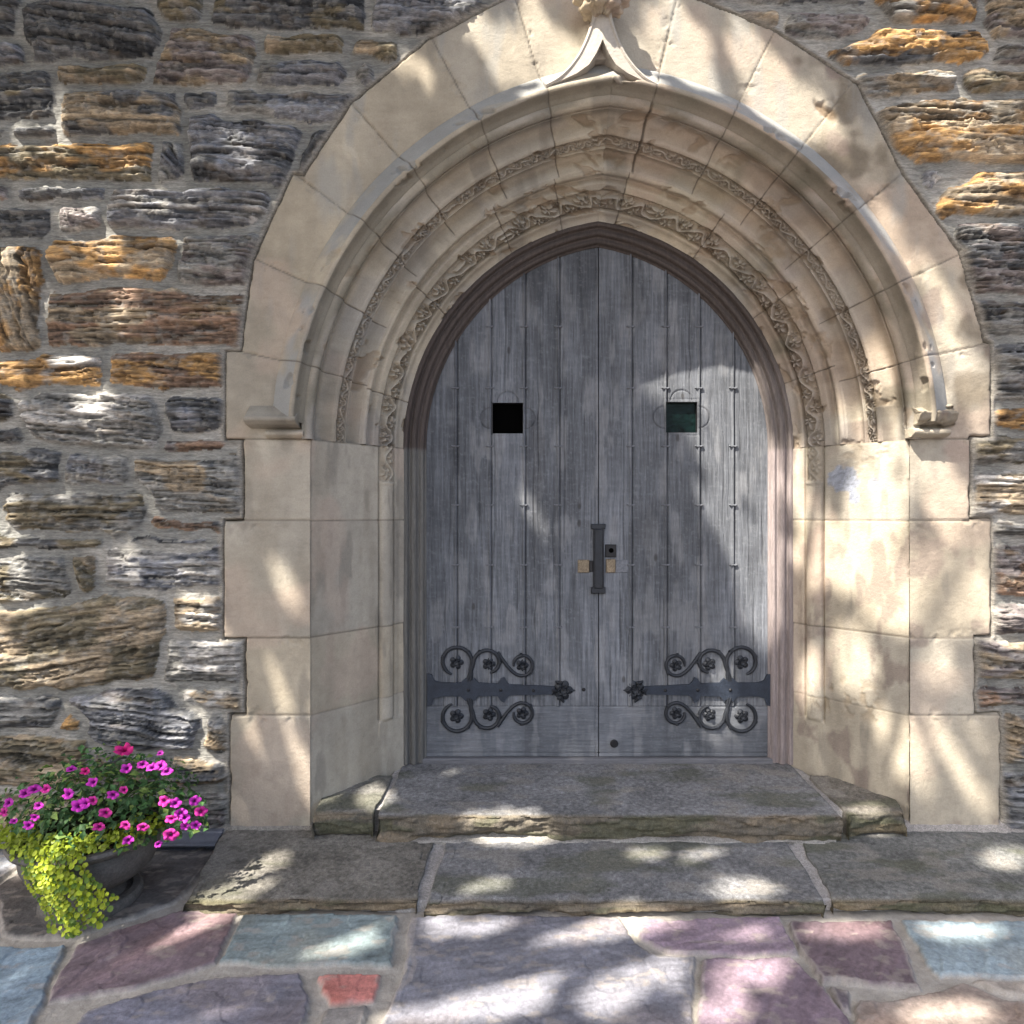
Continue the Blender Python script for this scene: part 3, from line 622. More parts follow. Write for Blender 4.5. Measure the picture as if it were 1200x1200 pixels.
def ogee():
    """two hood ribs sweeping up into a stem that carries a leafy finial"""
    mb = MB()
    OUT = [(640, 101), (655, 93), (668, 81), (680, 65), (689, 46), (696, 24), (699, 0), (699.5, -30)]
    for sg in (-1, 1):
        P = np.array([W(705.5 + sg * (705.5 - a_), b_, -.088 - .035 * (i_ / 7)) for i_, (a_, b_) in enumerate(OUT)]); tt = np.linspace(0, len(P) - 1, 40); P = np.stack([np.interp(tt, np.arange(len(P)), P[:, k]) for k in range(3)], -1)
        for _ in range(4): P[1:-1] = (P[:-2] + 2 * P[1:-1] + P[2:]) / 4
        mb.tube(P, list(np.linspace(.010, .012, 40)), 8, 1.3)
    mb.build('ogee_rib', M_finial, hd)
    mb = MB(); ol = [(640, 101), (655, 93), (668, 81), (680, 65), (689, 46), (696, 24), (699, 0), (699.5, -30), (711.5, -30), (712, 0), (715, 24), (722, 46), (731, 65), (743, 81), (756, 93), (771, 101), (735, 87), (721, 78), (713, 66), (705.5, 50), (698, 66), (690, 78), (676, 87)]
    P = [W(a, b, -.10) for a, b in ol]; n = len(P); V = [(p[0], .0, p[2]) for p in P] + [(p[0], -.090 - .035 * (1 - abs(a - 705.5) / 66), p[2]) for p, (a, b) in zip(P, ol)]
    Fs = [(k, (k + 1) % n, n + (k + 1) % n, n + k) for k in range(n)] + [(n + k, n + k + 1, n + (n - 1 - k - 0) if k == 0 else n + n - k, n + n - k if k == 0 else n + n - k + 0) for k in []]
    inner = {0: 0, 1: 22, 2: 22, 3: 21, 4: 20, 5: 19, 6: 19, 9: 19, 10: 19, 11: 18, 12: 17, 13: 16, 14: 16, 15: 15}
    for k in list(range(0, 6)) + list(range(9, 15)):
        q = [k, k + 1, inner[k + 1], inner[k]]; q = [v for i, v in enumerate(q) if v not in q[:i]]
        if len(q) > 2: Fs.append(tuple(n + v for v in q))
    Fs += [(n + 6, n + 9, n + 19), (n + 6, n + 7, n + 8, n + 9)]
    mb.add(V, Fs); mb.build('ogee_face', M_finial, hd, smooth=False)
    mb = MB(); mb.prism([(.0, W(704, 78)[2]), (-.055, W(704, 78)[2]), (-.05, W(704, 12)[2]), (0, W(704, 12)[2])], W(701, 0)[0] - .03, W(707, 0)[0] + .03)
    mb.build('stem', M_finial, hd)
    # leafy finial bulb, mostly above the frame
    c = W(705, -2, -.12) - np.array([0, 0, .06]); n, m = 60, 90
    A, B = np.meshgrid(np.linspace(0, math.pi, n), np.linspace(0, 2 * math.pi, m), indexing='ij')
    lob = np.abs(np.cos(3 * B + .9 * np.sin(2 * A))); r = .100 * (.80 + .22 * lob * np.sin(A)) * (1 + .09 * np.cos(11 * A) + .05 * np.cos(16 * B + 5 * A))
    x = c[0] + r * np.sin(A) * np.cos(B) * 1.25; y = c[1] + r * np.sin(A) * np.sin(B) * .95; z = c[2] + .06 + r * np.cos(A) * 1.0
    C = sand_stain(np.broadcast_to(SAND * np.array([1, .93, .84]), x.shape + (3,)) * 1.0, x * 3, z * 3)
    grid_mesh('leafy_finial', np.stack([x, y, z], -1), M_ashlar, C, parent=hd)
M_finial = material('pale_sandstone', (.44, .40, .345), .9, ((9, .12), (80, .12)), ((60, .003), (300, .0015)), spec=.15)
ogee()

# ------------------------------------------------------------------ wooden door frame
fr = thing('timber_door_frame', 'dark weathered arched wooden frame inside the sandstone opening', 'door frame', (XC, .47, .21))
def frame():
    prof = [(1.10, .475), (1.085, .443), (1.066, .438), (1.060, .446), (1.056, .462), (1.046, .464), (1.040, .450), (1.022, .448), (1.014, .456), (1.010, .472), (1.000, .474), (.994, .468), (.980, .470), (.974, .478), (.970, .492), (.962, .494), (.960, .54)]
    pr = np.array(prof); q = []
    for p, r in zip(pr[:-1], pr[1:]):
        m = max(2, int(np.hypot(*(p - r)) / .005)); q += [p + (r - p) * i / m for i in range(m)]
    q.append(pr[-1]); q = np.array(q); A = q[:, 0][:, None]; Y = q[:, 1][:, None]
    zb = .205; rows = []; C = []
    for side in (-1, 1):
        zv = np.linspace(zb, ZS, 160, endpoint=False)[None]; K = np.linspace(0, 1, 220)[None]
        th = K * arch_thmax(A); xa, za = arch_xy(A, th, side)
        x = np.concatenate([XC + side * A + 0 * zv, xa], 1); z = np.concatenate([zv + 0 * A, za], 1)
        s = np.concatenate([zv + 0 * A, ZS + th * (A + CO)], 1)
        nz = .0025 * (fbm(s * 3, A * 160, 4 + side, 3) - .5)
        y = Y + nz + 0 * s
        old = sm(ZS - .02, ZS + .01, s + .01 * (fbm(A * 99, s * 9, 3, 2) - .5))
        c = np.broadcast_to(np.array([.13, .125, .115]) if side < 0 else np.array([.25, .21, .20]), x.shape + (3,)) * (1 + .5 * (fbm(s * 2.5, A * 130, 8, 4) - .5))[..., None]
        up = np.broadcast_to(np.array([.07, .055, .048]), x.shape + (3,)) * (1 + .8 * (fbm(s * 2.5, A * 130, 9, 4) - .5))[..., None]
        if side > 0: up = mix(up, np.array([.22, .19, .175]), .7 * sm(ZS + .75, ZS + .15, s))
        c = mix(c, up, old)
        P = np.stack([x, y, z], -1)
        if side > 0: P, c = P[:, ::-1], c[:, ::-1]
        rows.append(P); C.append(c)
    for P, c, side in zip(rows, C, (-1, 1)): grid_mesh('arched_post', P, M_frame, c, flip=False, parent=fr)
    mb = MB(); mb.box((XC - .985, .47, .196), (XC + .985, .56, .228), .006)
    mb.build('threshold', material('threshold_oak', (.15, .15, .16), .8, ((10, .3), (80, .2)), ((60, .002),), stretch=(.6, 9, 9)), fr)
frame()

# ------------------------------------------------------------------ door leaves
DS = (CAM_D + DOOR_Y) / F                              # metres per photo pixel on the door plane
def D(px, py, off=0.0):
    return W(px, py, DOOR_Y) + np.array([0, -off, 0])
ZB = .232                                             # foot of the leaves
XM = D(701.5, 600)[0]
BATT = {-1: (535, 575, 615, 655), 1: (740, 781, 820, 860)}
WIN = {-1: (577, 472, 613, 508), 1: (780, 471, 817, 507)}
RAILZ = D(0, 828)[2]
def leaf(side):
    lab = ('grey oak door leaf with a black empty peephole and long dark pull bar' if side < 0 else
           'grey oak door leaf with green glazed peephole and keyhole, partly sunlit')
    root = thing('door_leaf', lab, 'door', (XM + side * .5, DOOR_Y, ZB), 'leaves of the arched double door')
    x0, x1 = (XM - .985, XM - .0025) if side < 0 else (XM + .0025, XM + .985)
    wx0, wy0, wx1, wy1 = WIN[side]; wl, wt = D(wx0, wy0)[[0, 2]]; wr, wb = D(wx1, wy1)[[0, 2]]
    xs = np.concatenate([np.arange(x0, x1, .0032), [x1, wl, wr]]); xs = np.unique(np.round(xs, 6)); zs = np.concatenate([np.arange(ZB, ZS + 1.18, .005), [wt, wb, RAILZ]]); zs = np.unique(np.round(zs, 6))
    X, Z = np.meshgrid(xs, zs)
    h = np.zeros(X.shape); k = np.zeros(X.shape, int)
    px = 600 + X / DS; py = 600 - (Z - CAM_H) / DS
    rail = sm(RAILZ + .002, RAILZ - .002, Z)
    pl = 1 - rail
    dark = np.zeros(X.shape)
    for b in BATT[side]:
        d = (px - b) * DS; k += px > b
        h += pl * (.009 * np.exp(-((d + .005) / .0055) ** 2) - .010 * np.exp(-((d - .006) / .003) ** 2)); dark = np.maximum(dark, pl * np.exp(-((d - .006) / .003) ** 2))
    h += pl * .003 * (hsh(k, 9 + side) - .5)
    gr = fbm(X * 130 + hsh(k, 3) * 50, Z * 5, 13, 4); h += .0035 * (gr - .5) * pl + .003 * (fbm(X * 5, Z * 130, 14, 4) - .5) * rail
    h -= .004 * np.exp(-((Z - RAILZ) / .003) ** 2); 
    # edge bead at the meeting stile and along the foot
    em = np.abs(X - XM); h -= .005 * np.exp(-((em - .020) / .003) ** 2) * (side < 0)
    h -= .005 * np.exp(-((Z - ZB - .02) / .003) ** 2)
    # engraved trefoil lobes round the peephole
    cx, cz = (wl + wr) / 2, (wt + wb) / 2; hw = (wr - wl) / 2
    for (ox, oz, r) in ((0, hw * 1.05, hw * .68), (-hw * 1.1, 0, hw * .68), (hw * 1.1, 0, hw * .68)):
        rr = np.hypot(X - cx - ox, Z - cz - oz); outside = (np.abs(X - cx) > hw * 1.06) | (np.abs(Z - cz) > hw * 1.06)
        g = np.exp(-((rr - r) / .0032) ** 2) * outside; h -= .006 * g; dark = np.maximum(dark, .6 * g)
    fr_ = np.maximum(np.abs(X - cx), np.abs(Z - cz)) - hw
    h -= .003 * np.exp(-((fr_ - .012) / .003) ** 2) * sm(.03, .02, fr_)
    base = np.array([.124, .132, .146])
    tint = (.87 + .24 * hsh(k, 40 + side))
    C = np.broadcast_to(base, X.shape + (3,)) * tint[..., None] * (1 + .9 * (gr - .5) * pl)[..., None]
    C = C * (1 + .7 * (fbm(X * 9, Z * 2.0, 17, 4) - .5))[..., None]
    wear = sm(.52, .70, fbm(X * 14, Z * 4 + 3, 23, 4)); C = mix(C, np.array([.215, .22, .23]), .6 * wear)
    dkp = sm(.52, .68, fbm(X * 7 + 5, Z * 1.6, 29, 4)) * sm(.9, 1.7, Z); C = mix(C, np.array([.055, .058, .065]), .55 * dkp)
    spl = sm(.60, .80, fbm(X * 60, Z * 90, 47, 4)); C = mix(C, np.array([.20, .21, .225]), .35 * spl); C = C * (1 + .28 * (fbm(X * 12, Z * 45, 49, 4) - .5))[..., None]; C = C * (1 + .5 * (fbm(X * 2.2 + 3, Z * .9, 57, 3) - .5))[..., None]; C = C * (1 - .30 * sm(1.6, 2.9, Z))[..., None] if False else C
    rc = random.Random(31 + side)
    for _ in range(16):
        cx0, cz0, ln = rc.uniform(x0 + .05, x1 - .05), rc.uniform(ZB + .3, ZS + .7), rc.uniform(.12, .5)
        dd = np.abs(X - cx0 - .010 * (vn(Z * 9, Z * 0 + cx0, 3) - .5)) + 9 * (np.abs(Z - cz0) > ln); tp = .0028 * (1 - np.minimum(1, np.abs(Z - cz0) / ln)) + .0004
        ck = np.exp(-(dd / tp) ** 2) * pl; h = h - .004 * ck; dark = np.maximum(dark, .9 * ck)
    for _ in range(5):
        kx, kz = rc.uniform(x0 + .06, x1 - .06), rc.uniform(ZB + .3, ZS + .7); kr = np.hypot((X - kx) * 1.5, (Z - kz) * .7) + .006 * (vn(X * 60, Z * 25, 5) - .5)
        kn = sm(.020, .008, kr); C = mix(C, np.array([.05, .047, .045]), .75 * kn * pl)
    C = C * (1 - .55 * dark)[..., None]
    P = np.stack([X, DOOR_Y - h, Z], -1)
    a = arch_a(X, Z); out = a > .995
    xc = (X[:-1, :-1] + X[1:, 1:]) / 2; zc = (Z[:-1, :-1] + Z[1:, 1:]) / 2
    win = (xc > wl) & (xc < wr) & (zc < wt) & (zc > wb)
    keep = ~win & ~(out[:-1, :-1] & out[1:, 1:])
    grid_mesh('plank_panel', P, M_wood, C, keep & (zc >= RAILZ), True, parent=root)
    grid_mesh('bottom_rail', P, M_rail, C, keep & (zc < RAILZ), True, parent=root)
    mb = MB(); mb.box((x0, DOOR_Y + .004, ZB), (x0 + .004 if side > 0 else x1, DOOR_Y + .05, ZS + 1.1)) if False else None
    # meeting edge thickness
    mb = MB(); e0, e1 = (XM - .0065, XM - .0025) if side < 0 else (XM + .0025, XM + .0065)
    mb.box((e0, DOOR_Y + .003, ZB), (e1, DOOR_Y + .05, ZS + 1.1)); mb.build('meeting_edge', M_dark, root)
    # peephole
    mb = MB(); t = .05
    for (a_, b_) in (((wl - .006, wb - .006), (wl + .001, wt + .006)), ((wr - .001, wb - .006), (wr + .006, wt + .006)), ((wl - .006, wt - .001), (wr + .006, wt + .006)), ((wl - .006, wb - .006), (wr + .006, wb + .001))):
        mb.box((a_[0], DOOR_Y + .001, a_[1]), (b_[0], DOOR_Y + t, b_[1]))
    pf = mb.build('peephole', M_dark, root, smooth=False)
    mb = MB(); mb.box((wl - .004, DOOR_Y + (.030 if side > 0 else .046), wb - .004), (wr + .004, DOOR_Y + .056, wt + .004)); mb.build('pane', M_glass if side > 0 else M_void, pf, smooth=False)
    # studs: one clip mesh, copied down every seam
    proto = None
    rows = (383, 455, 523, 592, 662, 735)
    for b in BATT[side]:
        for r in rows:
            p = D(b - 1, r, .0)
            if arch_a(p[0], p[2]) > .945: continue
            if wy0 - 8 < r < wy1 + 8 and wx0 - 4 < b < wx1 + 4: continue
            if proto is None:
                mb = MB(); w = .024
                mb.plate([(p[0] - w, p[2] + .002), (p[0] - w * .9, p[2] + .006), (p[0] - .006, p[2] + .004), (p[0] + .006, p[2] + .004), (p[0] + w * .9, p[2] + .006), (p[0] + w, p[2] + .002), (p[0] + w * .6, p[2] - .005), (p[0] + .004, p[2] - .003), (p[0] - .004, p[2] - .003), (p[0] - w * .6, p[2] - .005)], DOOR_Y - .012, DOOR_Y + .004, .004)
                proto = mb.build('stud', M_stud, root); p0 = p
            else:
                c = proto.copy(); COL.objects.link(c); c.parent = root; c.location = Vector(p - p0)
    hinge(side, root)
    return root
M_stud = material('weathered_stud', (.15, .158, .175), .6, ((60, .4),), ((120, .002),))
def hinge(side, root):
    def H(px, py, off=0.0):       # drawn for the left leaf, mirrored for the right one
        return D(px if side < 0 else 1404 - px, py, off)
    mb = MB()
    out = [(501, 789), (506, 790), (509, 797), (517, 799.5), (540, 799.5), (546, 794), (551, 798), (556, 794), (561, 799.5), (583, 800.5), (587, 795), (591, 793), (593, 798), (597, 801.5), (650, 804),
           (650, 813), (597, 814.5), (593, 818), (591, 823), (587, 821), (583, 815), (561, 815.5), (556, 821), (551, 817), (546, 821), (540, 815.5), (517, 815.5), (509, 818), (506, 826), (501, 827)]
    P = [H(*p) for p in out]
    n = len(P); half = n // 2
    V = [(p[0], DOOR_Y + .004, p[2]) for p in P] + [(p[0], DOOR_Y - .014, p[2]) for p in P]
    Fs = [(k, (k + 1) % n, n + (k + 1) % n, n + k) for k in range(n)] + [(n + k, n + k + 1, n + n - 2 - k, n + n - 1 - k) for k in range(half - 1)]
    mb.add(V, Fs)
    st = mb.build('strap_hinge', M_strap, root, smooth=False)
    mb = MB()
    for (bx, by) in ((549, 808), (587, 808), (625, 808.5)):
        c = H(bx, by, .014); R = .0095
        mb.lathe_y = None
        for ring in range(1): 
            V = [c + np.array([0, -.008, 0])]; Fs = []
            for j, (rr, yy) in enumerate(((R * .6, -.006), (R, -.002), (R, .002))):
                V += [c + np.array([rr * math.cos(w), yy, rr * math.sin(w)]) for w in np.linspace(0, 2 * math.pi, 10, endpoint=False)]
            for q in range(10):
                Fs.append((0, 1 + q, 1 + (q + 1) % 10))
                for j in range(2): Fs.append((1 + j * 10 + q, 1 + (j + 1) * 10 + q, 1 + (j + 1) * 10 + (q + 1) % 10, 1 + j * 10 + (q + 1) % 10))
            mb.add(V, Fs)
        mb.build('bolt_head', M_dark, st); mb = MB()
    def arc(cx, cy, r, a0, a1, r1=None, n=40):
        r1 = r if r1 is None else r1
        return [(cx + (r + (r1 - r) * i / n) * math.cos(math.radians(a0 + (a1 - a0) * i / n)), cy + (r + (r1 - r) * i / n) * math.sin(math.radians(a0 + (a1 - a0) * i / n))) for i in range(n + 1)]
    for up in (1, -1):
        def V_(p): return (p[0], p[1] if up > 0 else 1615 - p[1])
        A_ = [(551, 798), (555, 789)] + arc(535, 775.5, 18.5, 35, -250, 15.5)
        B_ = [(548, 798), (551, 790), (552.5, 782)] + arc(572, 777, 17.5, 170, 440, 11)
        C_ = [(583, 764), (588, 771), (594, 782), (601, 789)] + arc(612, 779, 13, 115, -190, 10)
        for pts, rad in ((A_, 2.3), (B_, 2.3), (C_, 2.1)):
            q = np.array([V_(p) for p in pts], float)
            for _ in range(2): q[1:-1] = (q[:-2] + 2 * q[1:-1] + q[2:]) / 4
            mb = MB(); rr = np.full(len(q), rad * DS); rr[-6:] *= np.linspace(1, .55, 6)
            mb.tube([H(p[0], p[1], .006) for p in q], list(rr), 8, .9)
            # leaf buds on the scroll
            for ix in (len(q) // 3, 2 * len(q) // 3):
                d_ = q[ix] - q[-len(q) // 2]; d_ = d_ / (np.linalg.norm(d_) + 1e-6)
                mb.tube([H(*(q[ix]), .008), H(*(q[ix] + d_ * 3.2), .010), H(*(q[ix] + d_ * 5.2), .004)], [1.7 * DS, 1.6 * DS, .3 * DS], 6)
            mb.build('scroll', M_iron, st)
        for (cx, cy, r) in ((535, 776, 8.5), (573, 778, 8), (612, 779.5, 7.5)):
            c = V_((cx, cy)); rosette(H, c, r, st, 'rosette')
    rosette(H, (660, 808.5), 11.5, st, 'strap_end_flower')
def rosette(H, c, r, parent, name):
    mb = MB(); n = 60; V = []; o = H(*c); rings = ((0, .020), (.28, .024), (.42, .010), (.6, .013), (1.0, .004))
    sgn = -1 if H(c[0] + 1, c[1])[0] < o[0] else 1
    for q, yo in rings:
        for k in range(n):
            w = 2 * math.pi * k / n; lob = .62 + .38 * abs(math.cos(2.5 * w)) ** .7 if q > .3 else 1
            rad = q * r * DS * lob
            V.append((o[0] + sgn * rad * math.cos(w), DOOR_Y - yo, o[2] + rad * math.sin(w)))
    for k in range(n):
        w = 2 * math.pi * k / n; lob = .62 + .38 * abs(math.cos(2.5 * w)) ** .7
        V.append((o[0] + sgn * r * DS * lob * math.cos(w), DOOR_Y + .003, o[2] + r * DS * lob * math.sin(w)))
    Fs = [(i * n + k, i * n + (k + 1) % n, (i + 1) * n + (k + 1) % n, (i + 1) * n + k) for i in range(len(rings)) for k in range(n)]
    mb.add(V, Fs)
    if r > 10: # collar leaves at the end of the strap
        for a_ in (110, 180, 250):
            q = (c[0] + 9 * math.cos(math.radians(a_)), c[1] + 9 * math.sin(math.radians(a_)))
            mb.tube([H(q[0] - 4, q[1], .008), H(q[0], q[1], .014), H(c[0] + 14 * math.cos(math.radians(a_ - 22)), c[1] + 14 * math.sin(math.radians(a_ - 22)), .006)], [2.2 * DS, 3 * DS, 1.2 * DS], 8)
        mb.tube([H(c[0] + 8, c[1], .008), H(c[0] + 14, c[1], .006)], [2.4 * DS, .4 * DS], 8)
    mb.build(name, M_iron, parent)
def disc(name, px, py, r, parent, mat, dep=.006):
    c = D(px, py); mb = MB(); n = 24; V = []
    for q, yo in ((0.02, dep), (.75, dep), (1, dep * .6), (1, -.004)):
        V += [(c[0] + q * r * DS * math.cos(w), DOOR_Y - yo, c[2] + q * r * DS * math.sin(w)) for w in np.linspace(0, 2 * math.pi, n, endpoint=False)]
    mb.add(V, [(i * n + k, i * n + (k + 1) % n, (i + 1) * n + (k + 1) % n, (i + 1) * n + k) for i in range(3) for k in range(n)]); return mb.build(name, mat, parent)
left = leaf(-1); right = leaf(1)
def pbox(name, a, b, off0, off1, parent, mat, bev=.003):
    p, q = D(*a), D(*b); mb = MB(); mb.box((min(p[0], q[0]), DOOR_Y - off1, min(p[2], q[2])), (max(p[0], q[0]), DOOR_Y - off0, max(p[2], q[2])), bev); return mb.build(name, mat, parent, smooth=False)
h = pbox('pull_bar', (695, 619), (707, 690), -.003, .030, left, M_iron, .010)
pbox('bar_end', (692.5, 614), (709, 620), -.003, .024, h, M_iron, .004); pbox('bar_end', (692.5, 688), (709, 695), -.003, .024, h, M_iron, .004)
pbox('brass_plate', (677, 656), (690.5, 671), -.003, .009, left, M_brass); pbox('latch_plate', (690.5, 657), (695, 670), -.003, .006, left, M_dark)
pbox('brass_plate', (710, 655), (721, 671), -.003, .012, right, M_brass); pbox('latch_plate', (721, 656), (736, 671), -.003, .005, right, M_stud)
k_ = pbox('lock_case', (709, 638), (722, 653), -.003, .010, right, M_dark, .004); disc('keyhole', 716, 645, 3.2, k_, M_void, .013)
disc('rubber_stop', 719.5, 871, 4.6, right, M_dark, .014)
disc('bolt_hole', 684, 808, 2.2, left, M_dark, .001 + .004)

# ------------------------------------------------------------------ steps
def slab(name, xlb, xrb, xlf, xrf, yb, yf, zb, zf, zbot, parent, seed, col, edgecol, rough=.012):
    nu = int((xrb - xlb) / .006) + 2; u = np.concatenate([[0, 0], np.linspace(0, 1, nu), [1, 1]]); dropz = np.concatenate([[1, .25], np.zeros(nu), [.25, 1]])
    nt = int((yb - yf) / .006); nr = max(10, int((zf - zbot) / .005))
    v = np.concatenate([np.linspace(0, 1, nt), np.full(nr, 1.0)]); r = np.concatenate([np.zeros(nt), np.linspace(.03, 1, nr)])
    Uu, Vv = np.meshgrid(u, v); _, Rr = np.meshgrid(u, r); Dz, _ = np.meshgrid(dropz, v)
    x = (xlb + (xlf - xlb) * Vv) * (1 - Uu) + (xrb + (xrf - xrb) * Vv) * Uu
    y = yb + (yf - yb) * Vv; zt = zb + (zf - zb) * Vv
    d_front = (1 - Vv) * (yb - yf)
    z = zt - Rr * (zf - zbot)
    xn = x + seed * 3.1
    top = .5 * rough * (fbm(xn * 6, y * 9, seed, 4) - .5) + .35 * rough * (fbm(xn * 40, y * 40, seed + 1, 3) - .5)
    nose = -.010 * np.exp(-(d_front / .018) ** 2) * (Rr <= 0) * (.5 + fbm(xn * 12, y * 3, seed + 2, 3))
    z = z + (top + nose) * (1 - Rr)
    lay = np.floor(Rr * 4 + 2.5 * fbm(xn * 3, Rr * 2, seed + 3, 3)); ed = .030 * (fbm(xn * 5, y * 0, seed + 4, 4) - .5) + (Rr > 0) * (.030 * (vn(xn * 9, lay * 7, seed + 5) - .35) + .018 * (fbm(xn * 30, Rr * 6, seed + 6, 3) - .5))
    und = .05 * sm(.55, 1, Rr) * sm(.3, .7, fbm(xn * 2.2, Rr * 0, seed + 7, 3))
    y = y - sm(.08, 0, d_front) * ed + und
    z = z - Dz * np.where(Rr > 0, (1 - Rr), 1) * (zf - zbot) * .95
    endn = .034 * (fbm(y * 8 + Uu, z * 20, seed + 8, 3) - .5); x = x + endn * ((Uu < .03) | (Uu > .97))
    c = np.broadcast_to(np.asarray(col), x.shape + (3,)) * (1 + .8 * (fbm(xn * 5, y * 7, seed + 9, 5) - .5))[..., None] * (1 + .9 * (fbm(xn * 70, y * 70, seed + 19, 2) - .5))[..., None]
    c = mix(c, np.array([.24, .225, .20]), .55 * sm(.56, .70, fbm(xn * 7, y * 12, seed + 10, 4)) * (Rr <= 0))
    c = mix(c, np.array([.075, .08, .045]), .5 * sm(.54, .7, fbm(xn * 2.5, y * 6 + 5, seed + 11, 4)) * (Rr <= 0))
    ec = np.broadcast_to(np.asarray(edgecol), x.shape + (3,)) * (1 + 1.1 * (fbm(xn * 8, Rr * 5, seed + 12, 4) - .5))[..., None]
    ec = mix(ec, np.array([.07, .075, .035]), .6 * sm(.5, .62, fbm(xn * 4, Rr * 2, seed + 13, 3)))
    ec = mix(ec, np.array([.25, .19, .12]), .45 * sm(.58, .68, fbm(xn * 3 + 9, Rr * 2, seed + 14, 3)))
    c = mix(c, ec, np.clip((Rr > 0) * 1.0 + sm(.03, .005, d_front), 0, 1) * .9)
    return grid_mesh(name, np.stack([x, y, z], -1), M_step, c, parent=parent, flip=True)
def mortar(name, pts_top, zbot, parent, seed, col=(.33, .315, .30)):
    """bed of mortar: a top sheet over a quad in plan given as 4 (x,y,z) corners with a skirt"""
    a, b, c, d = (np.array(p, float) for p in pts_top)       # back-left, back-right, front-right, front-left
    n = max(4, int(np.linalg.norm(b - a) / .008)); m = max(4, int(np.linalg.norm(d - a) / .008))
    u = np.concatenate([[0], np.linspace(0, 1, n), [1]]); v = np.concatenate([[0], np.linspace(0, 1, m), [1]])
    U_, V_ = np.meshgrid(u, v); P = (a[None, None] * ((1 - U_) * (1 - V_))[..., None] + b * (U_ * (1 - V_))[..., None] + c * (U_ * V_)[..., None] + d * ((1 - U_) * V_)[..., None])
    P[..., 2] += .010 * (fbm(P[..., 0] * 14, P[..., 1] * 14, seed, 4) - .5)
    P[..., 1] += .045 * (fbm(P[..., 0] * 6, P[..., 1] * 0, seed + 2, 3) - .5) * (V_ >= 1)
    e = np.zeros(U_.shape, bool); e[0] = e[-1] = True; e[:, 0] = e[:, -1] = True; P[..., 2] = np.where(e, zbot, P[..., 2])
    C = np.broadcast_to(np.array(col), P.shape) * (1 + .5 * (fbm(P[..., 0] * 9, P[..., 1] * 9, seed, 4) - .5))[..., None]
    return grid_mesh(name, P, M_step, C, parent=parent, flip=True)
GR = (.18, .18, .182)
s1 = thing('upper_step', 'upper worn grey stone step with ragged mossy edge directly below the door', 'step', (XC, .1, .05), 'doorway steps')
mortar('mortar_bed', ((-.60, .56, .196), (1.56, .56, .196), (1.70, -.045, .164), (-.76, -.045, .164)), .03, s1, 5)
slab('tread_slab', -.60, 1.555, -.635, 1.552, .56, -.125, .205, .173, .058, s1, 21, GR, (.13, .11, .08), .012)
slab('end_stone', -.98, -.640, -.945, -.672, .30, -.085, .200, .172, .020, s1, 33, (.17, .165, .15), (.12, .11, .085), .020)
slab('end_stone', 1.590, 1.95, 1.600, 1.885, .30, -.085, .200, .170, .020, s1, 44, (.17, .155, .13), (.12, .11, .085), .020)
s2 = thing('lower_step', 'lower grey stone step of three long slabs spreading across the doorway foot', 'step', (.8, -.3, 0), 'doorway steps')
mortar('mortar_bed', ((-1.36, .06, .052), (3.25, .06, .052), (3.25, -.575, .033), (-1.30, -.575, .033)), -.01, s2, 6)
mortar('mortar_fillet', ((-.66, -.02, .085), (1.58, -.02, .085), (1.52, -.150, .057), (-.60, -.150, .057)), .03, s2, 9, (.30, .285, .26))
mortar('mortar_fillet', ((-1.45, .02, .095), (-.98, .02, .095), (-.98, -.035, .056), (-1.45, -.035, .056)), .03, s2, 12, (.25, .23, .20))
mortar('mortar_fillet', ((1.90, .02, .100), (3.2, .02, .100), (3.2, -.045, .058), (1.90, -.045, .058)), .03, s2, 13, (.30, .28, .26))
slab('tread_slab', -1.40, -.365, -1.315, -.388, .02, -.60, .062, .044, -.01, s2, 52, (.165, .155, .135), (.15, .12, .08), .014)
slab('tread_slab', -.300, 1.305, -.345, 1.250, .02, -.61, .062, .044, -.01, s2, 63, GR, (.12, .10, .07), .010)
slab('tread_slab', 1.385, 3.20, 1.298, 3.20, .02, -.60, .062, .042, -.01, s2, 74, (.15, .152, .145), (.11, .095, .06), .010)

